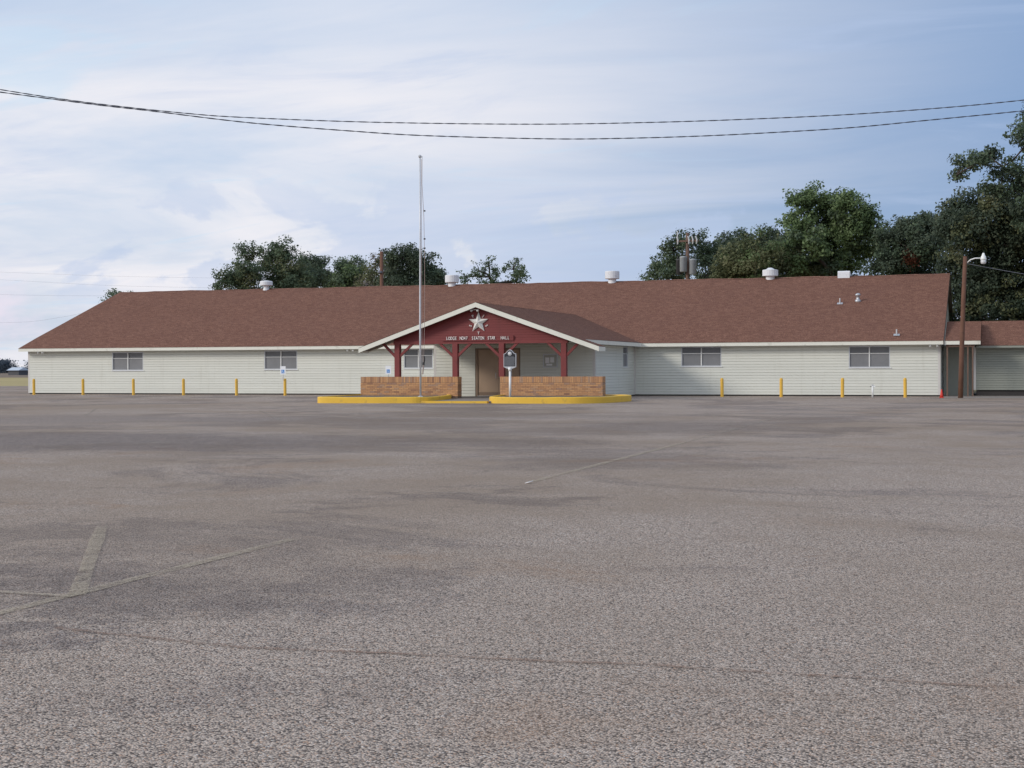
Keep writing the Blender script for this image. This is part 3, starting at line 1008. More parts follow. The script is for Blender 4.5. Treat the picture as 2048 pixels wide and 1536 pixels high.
# roof ventilators and pipes (parts of the roof)
for (x, hz, k, wd) in ((-43.04, 0.60, 0, 0.42), (-29.98, 0.66, 1, 0.44), (-19.56, 0.67, 1, 0.44), (-9.97, 0.62, 2, 0.46)):
    y0 = RY - 0.1
    zb = RZ - 0.25
    mb = MB()
    if k == 0:
        mb.lathe([(0.30, zb), (0.27, zb + 0.1), (0.17, zb + 0.38), (0.17, RZ + 0.24), (0.40, RZ + 0.26), (wd, RZ + 0.28), (wd, RZ + 0.50), (0.38, RZ + 0.55), (0.02, RZ + 0.60)], x, y0, 20)
    elif k == 1:
        mb.lathe([(0.30, zb), (0.26, zb + 0.2), (0.24, RZ + 0.16), (wd - .02, RZ + 0.18), (wd, RZ + 0.20), (wd, RZ + hz - 0.05), (wd - .02, RZ + hz - .02), (0.05, RZ + hz)], x, y0, 20)
    else:
        mb.lathe([(0.30, zb), (0.26, zb + 0.2), (0.26, RZ + 0.12), (wd, RZ + 0.14), (wd, RZ + 0.49), (wd - 0.08, RZ + 0.51), (0.25, RZ + 0.53), (0.12, RZ + 0.62), (0.02, RZ + 0.63)], x, y0, 20)
    mb.build('roof_ventilator', 'metal_white', roof)
MB().prism([(-6.05, RY - 0.35, RZ - 0.2), (-6.05, RY - 0.30, RZ + 0.26), (-6.05, RY - 0.22, RZ + 0.33), (-6.05, RY + 0.28, RZ + 0.33), (-6.05, RY + 0.35, RZ - 0.2)], (0.68, 0, 0)).build('vent_box', 'metal_white', roof)


def rz(y):
    return 2.80 + SL * (y - EY) + 0.045


for (x, y, kind) in ((-5.45, 5.40, 0), (-4.52, 5.80, 1), (-2.12, 0.17, 0)):
    z = rz(y)
    if kind == 0:
        MB().tube([(x, y, z - 0.05), (x, y, z + 0.30)], 0.038, 8).prism([(x - 0.15, y - 0.13, rz(y - .13) + .012), (x + 0.15, y - 0.13, rz(y - .13) + .012), (x + 0.15, y + 0.13, rz(y + .13) + .012), (x - 0.15, y + 0.13, rz(y + .13) + .012)], (0, 0, 0.012)).build('vent_pipe', 'galvanized', roof)
    else:
        MB().lathe([(0.17, z - 0.08), (0.16, z + 0.05), (0.09, z + 0.10), (0.085, z + 0.28), (0.15, z + 0.30), (0.15, z + 0.36), (0.10, z + 0.41), (0.03, z + 0.44)], x, y, 12).build('flue_pipe', 'galvanized', roof, True)

# ---------------------------------------------------------------- porch forecourt
SZ = 0.09
struct(MB().prism([(-21.4, -8.0, -0.05), (-24.0, -8.0, -0.05), (-26.0, -12.2, -0.05), (-26.0, -12.8, -0.05), (-21.6, -12.8, -0.05), (-20.9, -15.8, -0.05), (-20.4, -18.55, -0.05), (-17.5, -18.35, -0.05), (-18.2, -15.8, -0.05), (-18.9, -12.8, -0.05), (-14.1, -12.8, -0.05), (-14.1, -8.0, -0.05)][::-1], (0, 0, SZ + 0.05)).build('entry_slab', 'concrete'))
struct(MB().prism([(-20.75, -18.85, -0.05), (-17.6, -18.62, -0.05), (-17.6, -18.40, -0.05), (-20.5, -18.57, -0.05)], (0, 0, SZ + 0.054)).build('entry_kerb', 'yellow_kerb'))


def smooth_loop(pts, it=3):
    P = [Vector(p) for p in pts]
    for _ in range(it):
        Q = []
        for i in range(len(P)):
            a, b_ = P[i], P[(i + 1) % len(P)]
            Q += [a * 0.75 + b_ * 0.25, a * 0.25 + b_ * 0.75]
        P = Q
    return P


def island(loop, label, top):
    P = smooth_loop(loop, 3)
    cen = sum(P, Vector((0, 0))) / len(P)
    e = empty('kerb_island', (cen.x, cen.y, 0), label, 'kerb island', 'yellow kerb islands before the porch')
    n = len(P)
    area = sum(P[i].x * P[(i + 1) % n].y - P[(i + 1) % n].x * P[i].y for i in range(n))
    if area < 0:
        P.reverse()
    nor = []
    for i in range(n):
        d = (P[(i + 1) % n] - P[i - 1]).normalized()
        nor.append(Vector((-d.y, d.x)))
    rings = [(0.0, -0.05), (0.0, top - 0.03), (0.012, top - 0.008), (0.035, top), (0.15, top), (0.16, top - 0.02), (0.16, 0.05)]
    mb = MB()
    for ins, z in rings:
        for i in range(n):
            q = P[i] + nor[i] * ins
            wob = 0.006 * math.sin(q.x * 1.7) + 0.004 * math.sin(q.x * 5.1 + q.y)
            mb.v.append((q.x, q.y, z + (wob if z > 0.1 else 0)))
    for k in range(len(rings) - 1):
        for i in range(n):
            j = (i + 1) % n
            mb.f.append((k * n + i, k * n + j, (k + 1) * n + j, (k + 1) * n + i))
    mb.build('kerb', 'yellow_kerb', e)
    MB().poly([(P[i].x + nor[i].x * 0.155, P[i].y + nor[i].y * 0.155, top - 0.045) for i in range(n)]).build('bed', 'bed_soil', e)
    return e


island([(-25.2, -19.35), (-24.6, -19.6), (-21.6, -19.2), (-20.2, -18.85), (-20.25, -17.4), (-20.6, -15.4), (-21.2, -13.0), (-21.9, -12.3), (-24.0, -12.2), (-26.0, -12.3), (-26.1, -13.5), (-25.6, -17.0)],
       'yellow painted kerb island carrying the flagpole', 0.265)
island([(-17.72, -18.15), (-17.1, -18.75), (-15.0, -18.7), (-13.5, -18.35), (-12.85, -17.3), (-12.6, -14.6), (-12.7, -12.6), (-13.9, -12.2), (-18.8, -12.2), (-18.9, -13.2), (-18.2, -16.2)],
       'yellow painted kerb island carrying the black marker', 0.27)


def brick_wall(x0, x1, label):
    y0, y1, z0, z1 = -12.88, -12.34, 0.19, 1.09
    e = empty('brick_wall', ((x0 + x1) / 2, -12.6, z0), label, 'brick wall', 'low brick walls under the porch posts')
    bx('mortar_core', 'mortar', e, x0 + 0.012, x1 - 0.012, y0 + 0.012, y1 - 0.012, z0 - 0.1, z1 - 0.012)
    sb = None
    hs = 0.27
    nso = int(round((x1 - x0) / 0.085))
    stp = (x1 - x0) / nso
    ms = MB().box(-stp / 2 + 0.005, stp / 2 - 0.005, 0, y1 - y0, 0, hs).mesh('brick', 'brick')
    for i in range(nso):
        o = link('brick', ms, e, (x0 + (i + 0.5) * stp, y0 + rng.uniform(-.006, .006), z1 - hs + rng.uniform(-.004, .004)))
    nc = 8
    ch = (z1 - hs - z0 - 0.008) / nc
    bl = 0.245
    full = MB().box(0, bl - 0.010, 0, 0.10, 0, ch - 0.010).mesh('brick', 'brick')
    for r_ in range(nc):
        zz = z0 + r_ * ch
        x = x0
        first = True
        while x < x1 - 0.02:
            ln = bl
            if first and r_ % 2:
                ln = bl / 2
            ln = min(ln, x1 - x)
            if x1 - x - ln < 0.05:
                ln = x1 - x
            me = full if abs(ln - bl) < 1e-4 else MB().box(0, ln - 0.010 * (x + ln < x1 - 1e-4), 0, 0.10, 0, ch - 0.010).mesh('brick', 'brick')
            link('brick', me, e, (x, y0 + rng.uniform(-.006, .004), zz))
            x += ln
            first = False
        # end and back faces: header rows as one strip of bricks
        for xx in (x0 + 0.0, x1 - 0.10):
            link('brick', MB().box(0, 0.10, 0, y1 - y0 - 0.115, 0, ch - 0.010).mesh('brick', 'brick'), e, (xx, y0 + 0.112, zz))
    return e


brick_wall(-25.92, -21.02, 'low tan brick wall behind the flagpole, left of the door')
brick_wall(-18.95, -14.10, 'low tan brick wall behind the black marker, right of the door')

# flagpole
fx, fy = -20.83, -18.0
e = empty('flagpole', (fx, fy, 0.22), 'tall thin grey metal flagpole with rope standing before the porch', 'flagpole')
MB().tube([(fx, fy, 0.2), (fx - 0.01, fy, 3.5), (fx + 0.01, fy, 7.0), (fx + 0.01, fy, 10.55)], [0.044, 0.042, 0.036, 0.028], 10).build('pole', 'pole_silver', e, True)
MB().lathe([(0.13, 0.22), (0.13, 0.26), (0.07, 0.30)], fx, fy, 12).build('base_collar', 'galvanized', e)
tr = MB().lathe([(0.05, 10.52), (0.07, 10.55), (0.07, 10.60), (0.02, 10.64)], fx + 0.01, fy, 10)
tr.box(fx + 0.02, fx + 0.12, fy - 0.02, fy + 0.02, 10.52, 10.57)
tr.build('pulley', 'galvanized', e)
rp = [(fx + 0.11, fy, 10.5), (fx + 0.10, fy, 9.4), (fx + 0.18, fy, 8.0), (fx + 0.21, fy, 6.0), (fx + 0.20, fy, 4.0), (fx + 0.17, fy, 2.4), (fx + 0.14, fy, 1.75)]
MB().tube(rp, 0.010, 5).build('rope', 'rope', e)
MB().tube([(fx + 0.07, fy, 10.45), (fx + 0.075, fy, 6), (fx + 0.08, fy, 1.8)], 0.009, 5).build('rope', 'rope', e)
MB().box(fx + 0.10, fx + 0.18, fy - 0.03, fy + 0.03, 1.62, 1.74).tube([(fx + 0.16, fy, 1.70), (fx + 0.19, fy, 1.86), (fx + 0.17, fy, 2.0)], 0.03, 6).build('rope_knot', 'dark_iron', e)
MB().tube([(fx + 0.14, fy, 1.62), (fx + 0.10, fy, 1.22)], 0.028, 6).build('rope_tail', 'rope', e)
for zz in (8.2, 7.0, 6.6):
    MB().box(fx + 0.17, fx + 0.25, fy - 0.015, fy + 0.015, zz, zz + 0.06).build('snap_hook', 'dark_iron', e)

# historical marker
mx_, my = -16.78, -18.0
e = empty('historical_marker', (mx_, my, 0.22), 'black and silver historical marker plaque on a white post', 'marker')
MB().tube([(mx_, my, 0.2), (mx_, my, 1.40)], 0.052, 12).tube([(mx_, my, 1.36), (mx_, my, 1.50)], [0.075, 0.085], 12).build('post', 'lamp_white', e, True)


def outline(g):
    """plaque outline: square body, shouldered arched top, sagging bottom; inset g"""
    hw = 0.275 - g
    pts = [(-hw, 1.52 + g * 0.8)]
    for k in range(9):
        q = -1 + 2 * k / 8
        pts.append((hw * 0.96 * q, 1.52 + g - 0.085 * math.cos(q * math.pi / 2) * (1 if g < 0.01 else 0)))
    pts += [(hw, 1.52 + g * 0.8), (hw, 2.08 - g * .6)]
    for k in range(9):
        q = 1 - 2 * k / 8
        pts.append((0.20 * q * (1 - g), 2.10 - g + 0.16 * math.cos(q * math.pi / 2) ** 1.3))
    pts += [(-hw, 2.08 - g * .6)]
    return pts


pl = MB().prism([(mx_ + x, my - 0.03, z) for x, z in outline(0.0)], (0, 0.06, 0)).build('plaque', 'marker_silver', e)
MB().prism([(mx_ + x, my - 0.034, z) for x, z in outline(0.028)], (0, 0.003, 0)).build('plaque_face', 'marker_black', pl)
md = MB()
nm_ = 20
md.v = [(mx_, my - 0.048, 2.085)] + [(mx_ + 0.088 * math.cos(2 * math.pi * k / nm_), my - 0.036, 2.085 + 0.088 * math.sin(2 * math.pi * k / nm_)) for k in range(nm_)]
md.f = [(0, 1 + (k + 1) % nm_, 1 + k) for k in range(nm_)]
md.build('seal', 'marker_silver', pl)
sm = MB()
sm.v = [(mx_, my - 0.062, 2.085)] + [(mx_ + (0.07 if i % 2 == 0 else 0.028) * math.cos(math.pi / 2 + i * math.pi / 5), my - 0.049, 2.085 + (0.07 if i % 2 == 0 else 0.028) * math.sin(math.pi / 2 + i * math.pi / 5)) for i in range(10)]
sm.f = [(0, 1 + (i + 1) % 10, 1 + i) for i in range(10)]
sm.build('seal_star', 'star_metal', pl)
for k in range(15):
    zz = 1.945 - k * 0.0262
    x = -0.225
    while x < 0.215:
        wl = min(rng.uniform(0.02, 0.06), 0.225 - x)
        x += wl + 0.012
    bx('text_line', 'marker_text', pl, mx_ - 0.222 + (0.04 if k == 0 else 0), mx_ + 0.222 - rng.choice((0, 0, .01, .03)) - (0.04 if k == 0 else 0), my - 0.0375, my - 0.0345, zz, zz + 0.0165)

# ---------------------------------------------------------------- bollards, signs
proto = None
BOL = [(-51.42, -2.9, 'yellow bollard at the left corner of the hall'), (-48.04, -2.9, 'second yellow bollard from the left corner of the hall'),
       (-44.65, -2.9, 'yellow bollard just right of the leftmost window'), (-41.37, -2.9, 'yellow bollard midway between the two leftmost windows'),
       (-37.98, -2.9, 'yellow bollard left of the blue accessible sign, below the second window'), (-34.9, -3.0, 'yellow bollard behind the accessible parking sign left of the porch'),
       (-28.60, -3.0, 'yellow bollard under the accessible sign behind the left brick wall'),
       (-10.44, -3.1, 'yellow bollard nearest the porch on the right side of the hall'), (-7.48, -3.15, 'yellow bollard midway between the two right windows'),
       (-4.49, -3.2, 'yellow bollard left of the white standpipe'), (-1.50, -3.3, 'yellow bollard nearest the right corner of the hall')]
for i, (x, y, lab) in enumerate(BOL):
    if proto is None:
        proto = empty('bollard', (x, y, 0), lab, 'bollard', 'yellow bollards along the hall')
        link('post', MB().lathe([(0.082, -0.1), (0.082, 0.88), (0.078, 0.90), (0.074, 0.905)], seg=14).mesh('post', 'yellow_steel', False), proto, (x, y, 0))
        link('cap', MB().lathe([(0.072, 0.905), (0.066, 0.93), (0.040, 0.952), (0.01, 0.96)], seg=14).mesh('cap', 'yellow_steel', True), proto, (x, y, 0))
        o = proto
    else:
        o = copy_tree(proto)
        o['label'] = lab
    o.location = (x, y, 0)
    o.rotation_euler = (R(rng.uniform(-.8, .8)), R(rng.uniform(-.8, .8)), rng.uniform(0, 6))


def accessible_sign(x, y, label):
    e = empty('parking_sign', (x, y, 0.9), label, 'sign', 'accessible parking signs')
    MB().box(x - 0.02, x + 0.02, y - 0.0, y + 0.03, 0.85, 1.60).build('sign_post', 'galvanized', e)
    yy = y - 0.012
    pn = MB().box(x - 0.165, x + 0.165, yy, yy + 0.010, 1.18, 1.64).build('panel', 'sign_white', e)
    bx('symbol_ground', 'sign_blue', pn, x - 0.09, x + 0.09, yy - 0.003, yy - 0.0005, 1.24, 1.44)
    mb = MB()
    ys = yy - 0.0055
    mb.prism([(x - 0.02 + 0.014 * math.cos(k * .785), ys, 1.415 + 0.014 * math.sin(k * .785)) for k in range(8)], (0, 0.002, 0))
    mb.prism([(x - 0.028, ys, 1.33), (x - 0.010, ys, 1.33), (x - 0.010, ys, 1.395), (x - 0.028, ys, 1.395)], (0, 0.002, 0))
    mb.prism([(x - 0.010, ys, 1.365), (x + 0.025, ys, 1.365), (x + 0.025, ys, 1.377), (x - 0.010, ys, 1.377)], (0, 0.002, 0))
    mb.prism([(x - 0.010, ys, 1.33), (x + 0.035, ys, 1.33), (x + 0.062, ys, 1.275), (x + 0.048, ys, 1.268), (x + 0.025, ys, 1.316), (x - 0.010, ys, 1.316)], (0, 0.002, 0))
    a = [(x - 0.005 + 0.055 * math.cos(R(k)), 1.302 + 0.055 * math.sin(R(k))) for k in range(140, 331, 19)]
    b_ = [(x - 0.005 + 0.041 * math.cos(R(k)), 1.302 + 0.041 * math.sin(R(k))) for k in range(330, 139, -19)]
    for k in range(len(a) - 1):
        q = [a[k], a[k + 1], b_[len(b_) - 2 - k], b_[len(b_) - 1 - k]]
        mb.prism([(u_, ys, v_) for u_, v_ in q], (0, 0.002, 0))
    mb.build('wheelchair_symbol', 'sign_white', pn)
    return e


accessible_sign(-34.95, -3.14, 'white and blue accessible parking sign against the wall below the second window')
accessible_sign(-28.62, -3.14, 'white and blue accessible parking sign just above the left brick wall')

# standpipe, cone, paper scrap
e = empty('standpipe', (-3.05, -3.2, 0), 'short white water standpipe between two yellow bollards by the right window', 'standpipe')
MB().tube([(-3.05, -3.2, -0.05), (-3.05, -3.2, 0.58)], 0.042, 10).build('pipe', 'lamp_white', e, True)
MB().tube([(-3.10, -3.2, 0.55), (-3.0, -3.2, 0.56), (-2.93, -3.2, 0.50)], 0.035, 8).build('spout', 'lamp_white', e)
MB().lathe([(0.04, 0.57), (0.055, 0.60), (0.03, 0.63)], -3.05, -3.2, 8).build('cap', 'galvanized', e)
MB().tube([(-3.10, -3.2, 0.54), (-3.16, -3.21, 0.52)], 0.022, 6).build('valve_handle', 'dark_iron', e)
e = empty('traffic_cone', (0.22, -4.15, 0), 'red traffic cone at the right corner of the hall', 'cone')
MB().box(0.115, 0.325, -4.255, -4.045, 0.003, 0.035).build('base', 'cone_red', e)
cn = MB().lathe([(0.085, 0.036), (0.075, 0.13), (0.055, 0.26), (0.03, 0.40), (0.025, 0.42)], 0.22, -4.15, 16).build('cone_body', 'cone_red', e, True)
tag(MB().prism([(-2.92, -59.5, 0.004), (-2.86, -59.52, 0.02), (-2.83, -59.44, 0.03), (-2.90, -59.42, 0.012)], (0, 0, 0.006)).build('paper_scrap', 'paper'), 'tiny white paper scrap lying on the paving', 'litter')

# ---------------------------------------------------------------- covered walkway and annex
cw = empty('covered_walkway', (1.1, 1.0, 0), 'small brown roofed covered walkway joining the hall to the annex', 'walkway roof')
WZ0, WZ1, WY0, WY1 = 2.785, 3.86, -0.45, 3.6
wsl = (WZ1 - WZ0) / (WY1 - WY0)
wa = math.atan(wsl)
MB().prism([(0.24, WY0, WZ0 - 0.02), (0.24, WY1, WZ1 - 0.02), (0.24, 2 * WY1 - WY0, WZ0 - 0.02), (0.24, 2 * WY1 - WY0, WZ0 - .12), (0.24, WY1, WZ1 - .12), (0.24, WY0, WZ0 - .12)], (1.70, 0, 0)).build('roof', 'frame_brown', cw)
wr = cw.children[-1]
roof_slope('shingle_course', wr, (0.24, WY0 - 0.03, WZ0 - 0.01), (1.95, WY0 - 0.03, WZ0 - 0.01), (0, math.cos(wa), math.sin(wa)), lambda s: 0, lambda s: 1.71, (WY1 - WY0) / math.cos(wa) + .03)
bx('fascia', 'cream_trim', cw, 0.225, 1.945, WY0 - 0.02, WY0 + 0.02, 2.59, WZ0 - 0.015)
bx('ceiling', 'soffit_paint', cw, 0.25, 1.93, WY0 + 0.03, 7.4, 2.60, 2.63)
for x in (0.36, 1.34, 1.57):
    bx('post', 'grey_wood', cw, x - 0.035, x + 0.035, -0.34, -0.27, 0.012, 2.598)
bx('beam', 'grey_wood', cw, 0.30, 1.66, -0.36, -0.25, 2.47, 2.597)
bx('back_screen', 'annex_vinyl_shaded', cw, 0.12, 1.60, 1.9, 2.0, 0.012, 2.59)

an = empty('annex', (9, 6, 0), 'grey green sided annex building with brown roof, right of the lamp pole', 'building')
AX0, AX1, AY = 1.62, 18.0, 1.5
siding_wall(an, 'wall', AX0 + .09, AX1, AY, 0.31, 2.47, [], 'annex_vinyl_shaded', hb=0.12)
bx('end_wall', 'annex_vinyl_shaded', an, AX0, AX0 + 0.09, AY, 7.5, 0.31, 2.47)
bx('corner_trim', 'corner_post', an, AX0 - 0.03, AX0 + 0.085, AY - 0.04, AY - 0.001, 0.31, 2.47)
bx('foundation', 'foundation', an, AX0 + 0.1, AX1, AY + 0.08, 7.5, -0.1, 0.309)  # near-black block: the shade at the annex foot is put into its colour
AE, AR, AZ0, AZ1 = 0.95, 4.6, 2.555, 3.89
asl = math.atan((AZ1 - AZ0) / (AR - AE))
MB().prism([(1.955, AE + .02, AZ0 - .02), (1.955, AR, AZ1 - .02), (1.955, 2 * AR - AE, AZ0 - .02), (1.955, 2 * AR - AE, AZ0 - .12), (1.955, AR, AZ1 - .13), (1.955, AE + .02, AZ0 - .12)], (16.2, 0, 0)).build('roof', 'frame_brown', an)
ar = an.children[-1]
roof_slope('shingle_course', ar, (1.955, AE - .03, AZ0 - .01), (18.2, AE - .03, AZ0 - .01), (0, math.cos(asl), math.sin(asl)), lambda s: 0, lambda s: 16.245, (AR - AE) / math.cos(asl) + .03)
bx('fascia', 'annex_vinyl_shaded', an, 1.72, 18.2, AE - .015, AE + .015, 2.435, AZ0 - .015)
bx('soffit', 'soffit_paint', an, 1.72, 18.2, AE + .02, AY, 2.45, 2.47)

# ---------------------------------------------------------------- lamp pole
lx, ly = 1.08, -4.5
e = empty('lamp_pole', (lx, ly, 0), 'leaning brown wooden pole with a white lamp at the right end of the hall', 'lamp pole')
MB().tube([(lx, ly, -0.1), (lx + 0.05, ly, 2.0), (lx + 0.13, ly, 4.6), (lx + 0.215, ly, 6.66)], [0.118, 0.112, 0.102, 0.090], 12).build('pole', 'pole_wood', e, True)
tx = lx + 0.21
MB().tube([(tx + 0.08, ly, 6.36), (tx + 0.25, ly - .02, 6.50), (tx + 0.45, ly - .04, 6.56), (tx + 0.72, ly - .06, 6.56)], 0.028, 8).build('arm', 'lamp_white', e, True)
hx = tx + 0.82
MB().lathe([(0.06, 6.46), (0.13, 6.47), (0.14, 6.52), (0.12, 6.58), (0.11, 6.64), (0.075, 6.68), (0.06, 6.76), (0.03, 6.80)], hx, ly - .06, 14).build('lamp_head', 'lamp_white', e, True)
MB().lathe([(0.05, 6.28), (0.11, 6.30), (0.128, 6.38), (0.12, 6.468)], hx, ly - .06, 14).build('lens', 'ceramic', e, True)

# ---------------------------------------------------------------- cables


def spline(pts, n):
    P = [Vector(p) for p in pts]
    out = []
    for i in range(len(P) - 1):
        p0, p1, p2, p3 = P[max(i - 1, 0)], P[i], P[i + 1], P[min(i + 2, len(P) - 1)]
        k = max(2, int((p2 - p1).length / n))
        for j in range(k):
            u = j / k
            out.append(0.5 * ((2 * p1) + (p2 - p0) * u + (2 * p0 - 5 * p1 + 4 * p2 - p3) * u * u + (3 * p1 - p0 - 3 * p2 + p3) * u ** 3))
    out.append(P[-1])
    return out


C1 = [(-19.51, -52.58, 7.78), (-18.06, -52.11, 7.43), (-16.61, -51.64, 7.15), (-14.92, -51.09, 6.88), (-12.98, -50.46, 6.65), (-11.77, -50.06, 6.56), (-9.36, -49.27, 6.46), (-6.36, -48.29, 6.41), (-4.04, -47.52, 6.44), (-2.1, -46.89, 6.5), (-0.17, -46.25, 6.59), (1.76, -45.62, 6.73), (3.19, -45.15, 6.87), (4.66, -44.66, 7.03), (6.6, -44.03, 7.27)]
C2 = [(-17.08, -55.26, 6.87), (-15.89, -54.72, 6.7), (-14.68, -54.17, 6.53), (-13.14, -53.47, 6.33), (-12.23, -53.06, 6.23), (-10.99, -52.5, 6.08), (-10.15, -52.12, 6.0), (-8.88, -51.55, 5.91), (-7.59, -50.98, 5.84), (-5.42, -50.01, 5.81), (-4.1, -49.42, 5.84), (-2.76, -48.83, 5.90), (-1.41, -48.23, 5.99), (-0.04, -47.63, 6.1), (1.33, -47.02, 6.26), (3.18, -46.21, 6.48), (4.61, -45.58, 6.68), (6.51, -44.75, 6.98)]
for pts, lab in ((C1, 'upper twisted black power cable spanning the sky'), (C2, 'lower twisted black power cable sagging across the sky')):
    ctr = spline(pts, 0.05)
    e = empty('power_cable', ctr[0], lab, 'cable', 'power cables overhead')
    for ph in (0.0, math.pi):
        q = []
        for i, p in enumerate(ctr):
            an_ = ph + i * 0.05 * 2 * math.pi / 0.5
            q.append(p + Vector((0.0, math.cos(an_) * 0.0065, math.sin(an_) * 0.0065)))
        MB().tube(q, 0.0062, 5).build('strand', 'cable_black', e)
for pts in ([(-103.12, 56.86, 12.29), (-94.87, 59.57, 11.94), (-87.13, 62.1, 11.64), (-70, 68, 11.3)], [(-103.12, 56.86, 11.53), (-94.87, 59.56, 11.02), (-87.13, 62.09, 10.61), (-70, 68, 10.2)],
            [(-96.51, 48.48, 9.32), (-89.74, 50.69, 9.1), (-79.1, 54.18, 9.01), (-70, 57, 9.0)], [(-89.9, 40.08, 5.99), (-85.84, 41.42, 6.03), (-83.13, 42.31, 6.26), (-78.17, 43.95, 7.2), (-70, 46.6, 9)]):
    lab = {12.29: 'highest of the thin distant wires left of the hall roof', 11.53: 'second highest thin distant wire left of the hall roof',
           9.32: 'thin level distant wire meeting the left roof slope', 5.99: 'lowest thin distant wire curving up into the left roof slope'}[pts[0][2]]
    tag(MB().tube(spline(pts, 2.0), 0.0055, 4).build('distant_wire', 'wire_grey'), lab, 'wire', 'distant wires left of the hall')
tag(MB().tube(spline([(lx + 0.25, ly, 6.33), (4.2, -4.0, 5.75), (9.0, -3.2, 4.95)], 0.4), 0.012, 5).build('lamp_wire', 'wire_grey'), 'thin wire running right from the lamp pole', 'wire')

# ---------------------------------------------------------------- utility poles behind the hall
ux, uy = -18.2, 26.8
e = empty('utility_pole', (ux, uy, 0), 'wooden utility pole with crossarm and three transformers behind the roof', 'utility pole')
MB().tube([(ux, uy, -0.2), (ux, uy, 11.1)], [0.17, 0.12], 10).build('pole', 'grey_wood', e, True)
ca = bx('crossarm', 'grey_wood', e, ux - 0.75, ux + 0.85, uy - 0.22, uy - 0.12, 10.45, 10.58)
for k, dx in enumerate((-0.68, 0.12, 0.40, 0.68)):
    MB().tube([(ux + dx, uy - 0.17, 10.3), (ux + dx + 0.05, uy - 0.25, 10.55), (ux + dx - 0.03, uy - 0.28, 10.85)], [0.045, 0.06, 0.045], 8).build('fuse_cutout', 'ceramic', e)
MB().tube([(ux - 0.72, uy, 10.6), (ux - 0.72, uy, 11.25)], 0.045, 8).build('insulator', 'ceramic', e)
for dx, dy, r_, z_, mt in ((-0.58, -0.1, 0.23, 8.15, 'tin_dark'), (-0.22, -0.40, 0.26, 8.30, 'tin_grey'), (0.42, -0.2, 0.27, 8.12, 'tin_grey')):
    tk = MB().lathe([(r_ * .8, z_), (r_, z_ + 0.05), (r_, z_ + 1.0), (r_ * 1.05, z_ + 1.02), (r_ * .9, z_ + 1.10), (0.03, z_ + 1.14)], ux + dx, uy + dy, 14).build('transformer', mt, e, True)
    for s_ in (-0.11, 0.11):
        MB().lathe([(0.03, z_ + 1.1), (0.05, z_ + 1.2), (0.03, z_ + 1.28), (0.02, z_ + 1.36)], ux + dx + s_, uy + dy, 6).build('bushing', 'dark_iron', tk)
MB().tube([(ux - 0.2, uy - .1, 9.5), (ux - 0.1, uy - .2, 10.1), (ux + 0.12, uy - .2, 10.4)], 0.012, 4).tube([(ux + 0.4, uy - .1, 9.5), (ux + 0.5, uy - .2, 10.0), (ux + 0.42, uy - .2, 10.4)], 0.012, 4).build('jumper_wire', 'cable_black', e)
e = empty('utility_pole', (-40.89, 24.62, 0), 'plain wooden utility pole rising behind the roof among the left trees', 'utility pole')
MB().tube([(-40.89, 24.62, -0.2), (-40.89, 24.62, 10.25)], [0.16, 0.125], 10).build('pole', 'pole_wood', e, True)
MB().lathe([(0.06, 8.6), (0.2, 8.65), (0.2, 8.75), (0.05, 8.8)], -40.95, 24.45, 8).build('insulator', 'wire_grey', e)

# ---------------------------------------------------------------- trees
RNG = np.random.default_rng(11)
R_PY = random.Random(21)


def leaf_mesh(name, cen, sizes, mats, mat_idx=None, out=None):
    """cen (N,3): one small pointed leaf-spray quad at each centre, random tilt"""
    N = len(cen)
    # blades face outward from their clump and up to the light, with scatter
    nrm = RNG.normal(size=(N, 3)) * 0.75 + np.array([0, 0, 0.7])
    if out is not None:
        nrm += out * 0.95
    nrm /= np.linalg.norm(nrm, axis=1, keepdims=True)
    a = RNG.normal(size=(N, 3))
    a -= nrm * (a * nrm).sum(1, keepdims=True)
    a /= np.linalg.norm(a, axis=1, keepdims=True)
    b = np.cross(nrm, a)
    s = sizes[:, None]
    asp = RNG.uniform(0.45, 0.8, size=(N, 1))
    v = np.empty((N, 4, 3))
    v[:, 0] = cen - a * s
    v[:, 1] = cen - b * s * asp + a * s * RNG.uniform(-.3, .3, (N, 1))
    v[:, 2] = cen + a * s
    v[:, 3] = cen + b * s * asp + a * s * RNG.uniform(-.3, .3, (N, 1))
    me = bpy.data.meshes.new(name)
    me.vertices.add(N * 4)
    me.vertices.foreach_set('co', v.reshape(-1).astype(np.float32))
    me.loops.add(N * 4)
    me.loops.foreach_set('vertex_index', np.arange(N * 4, dtype=np.int32))
    me.polygons.add(N)
    me.polygons.foreach_set('loop_start', np.arange(0, N * 4, 4, dtype=np.int32))
    for m_ in mats:
        me.materials.append(MATS[m_])
    if mat_idx is not None:
        me.polygons.foreach_set('material_index', mat_idx.astype(np.int32))
    me.update(calc_edges=True)
    return me


def limb(mb, a, b, r0, r1, sag=0.12, n=5, seg=6):
    a, b = Vector(a), Vector(b)
    ln = (b - a).length
    pts, rad = [], []
    off = [Vector((R_PY.uniform(-1, 1), R_PY.uniform(-1, 1), R_PY.uniform(-.4, .8))) * ln * sag for _ in range(2)]
    for i in range(n + 1):
        u = i / n
        w_ = math.sin(u * math.pi)
        pts.append(a.lerp(b, u) + off[0] * w_ * (1 - u) + off[1] * w_ * u)
        rad.append(r0 * (1 - u) + r1 * u)
    mb.tube(pts, rad, seg, cap=False)
    return pts


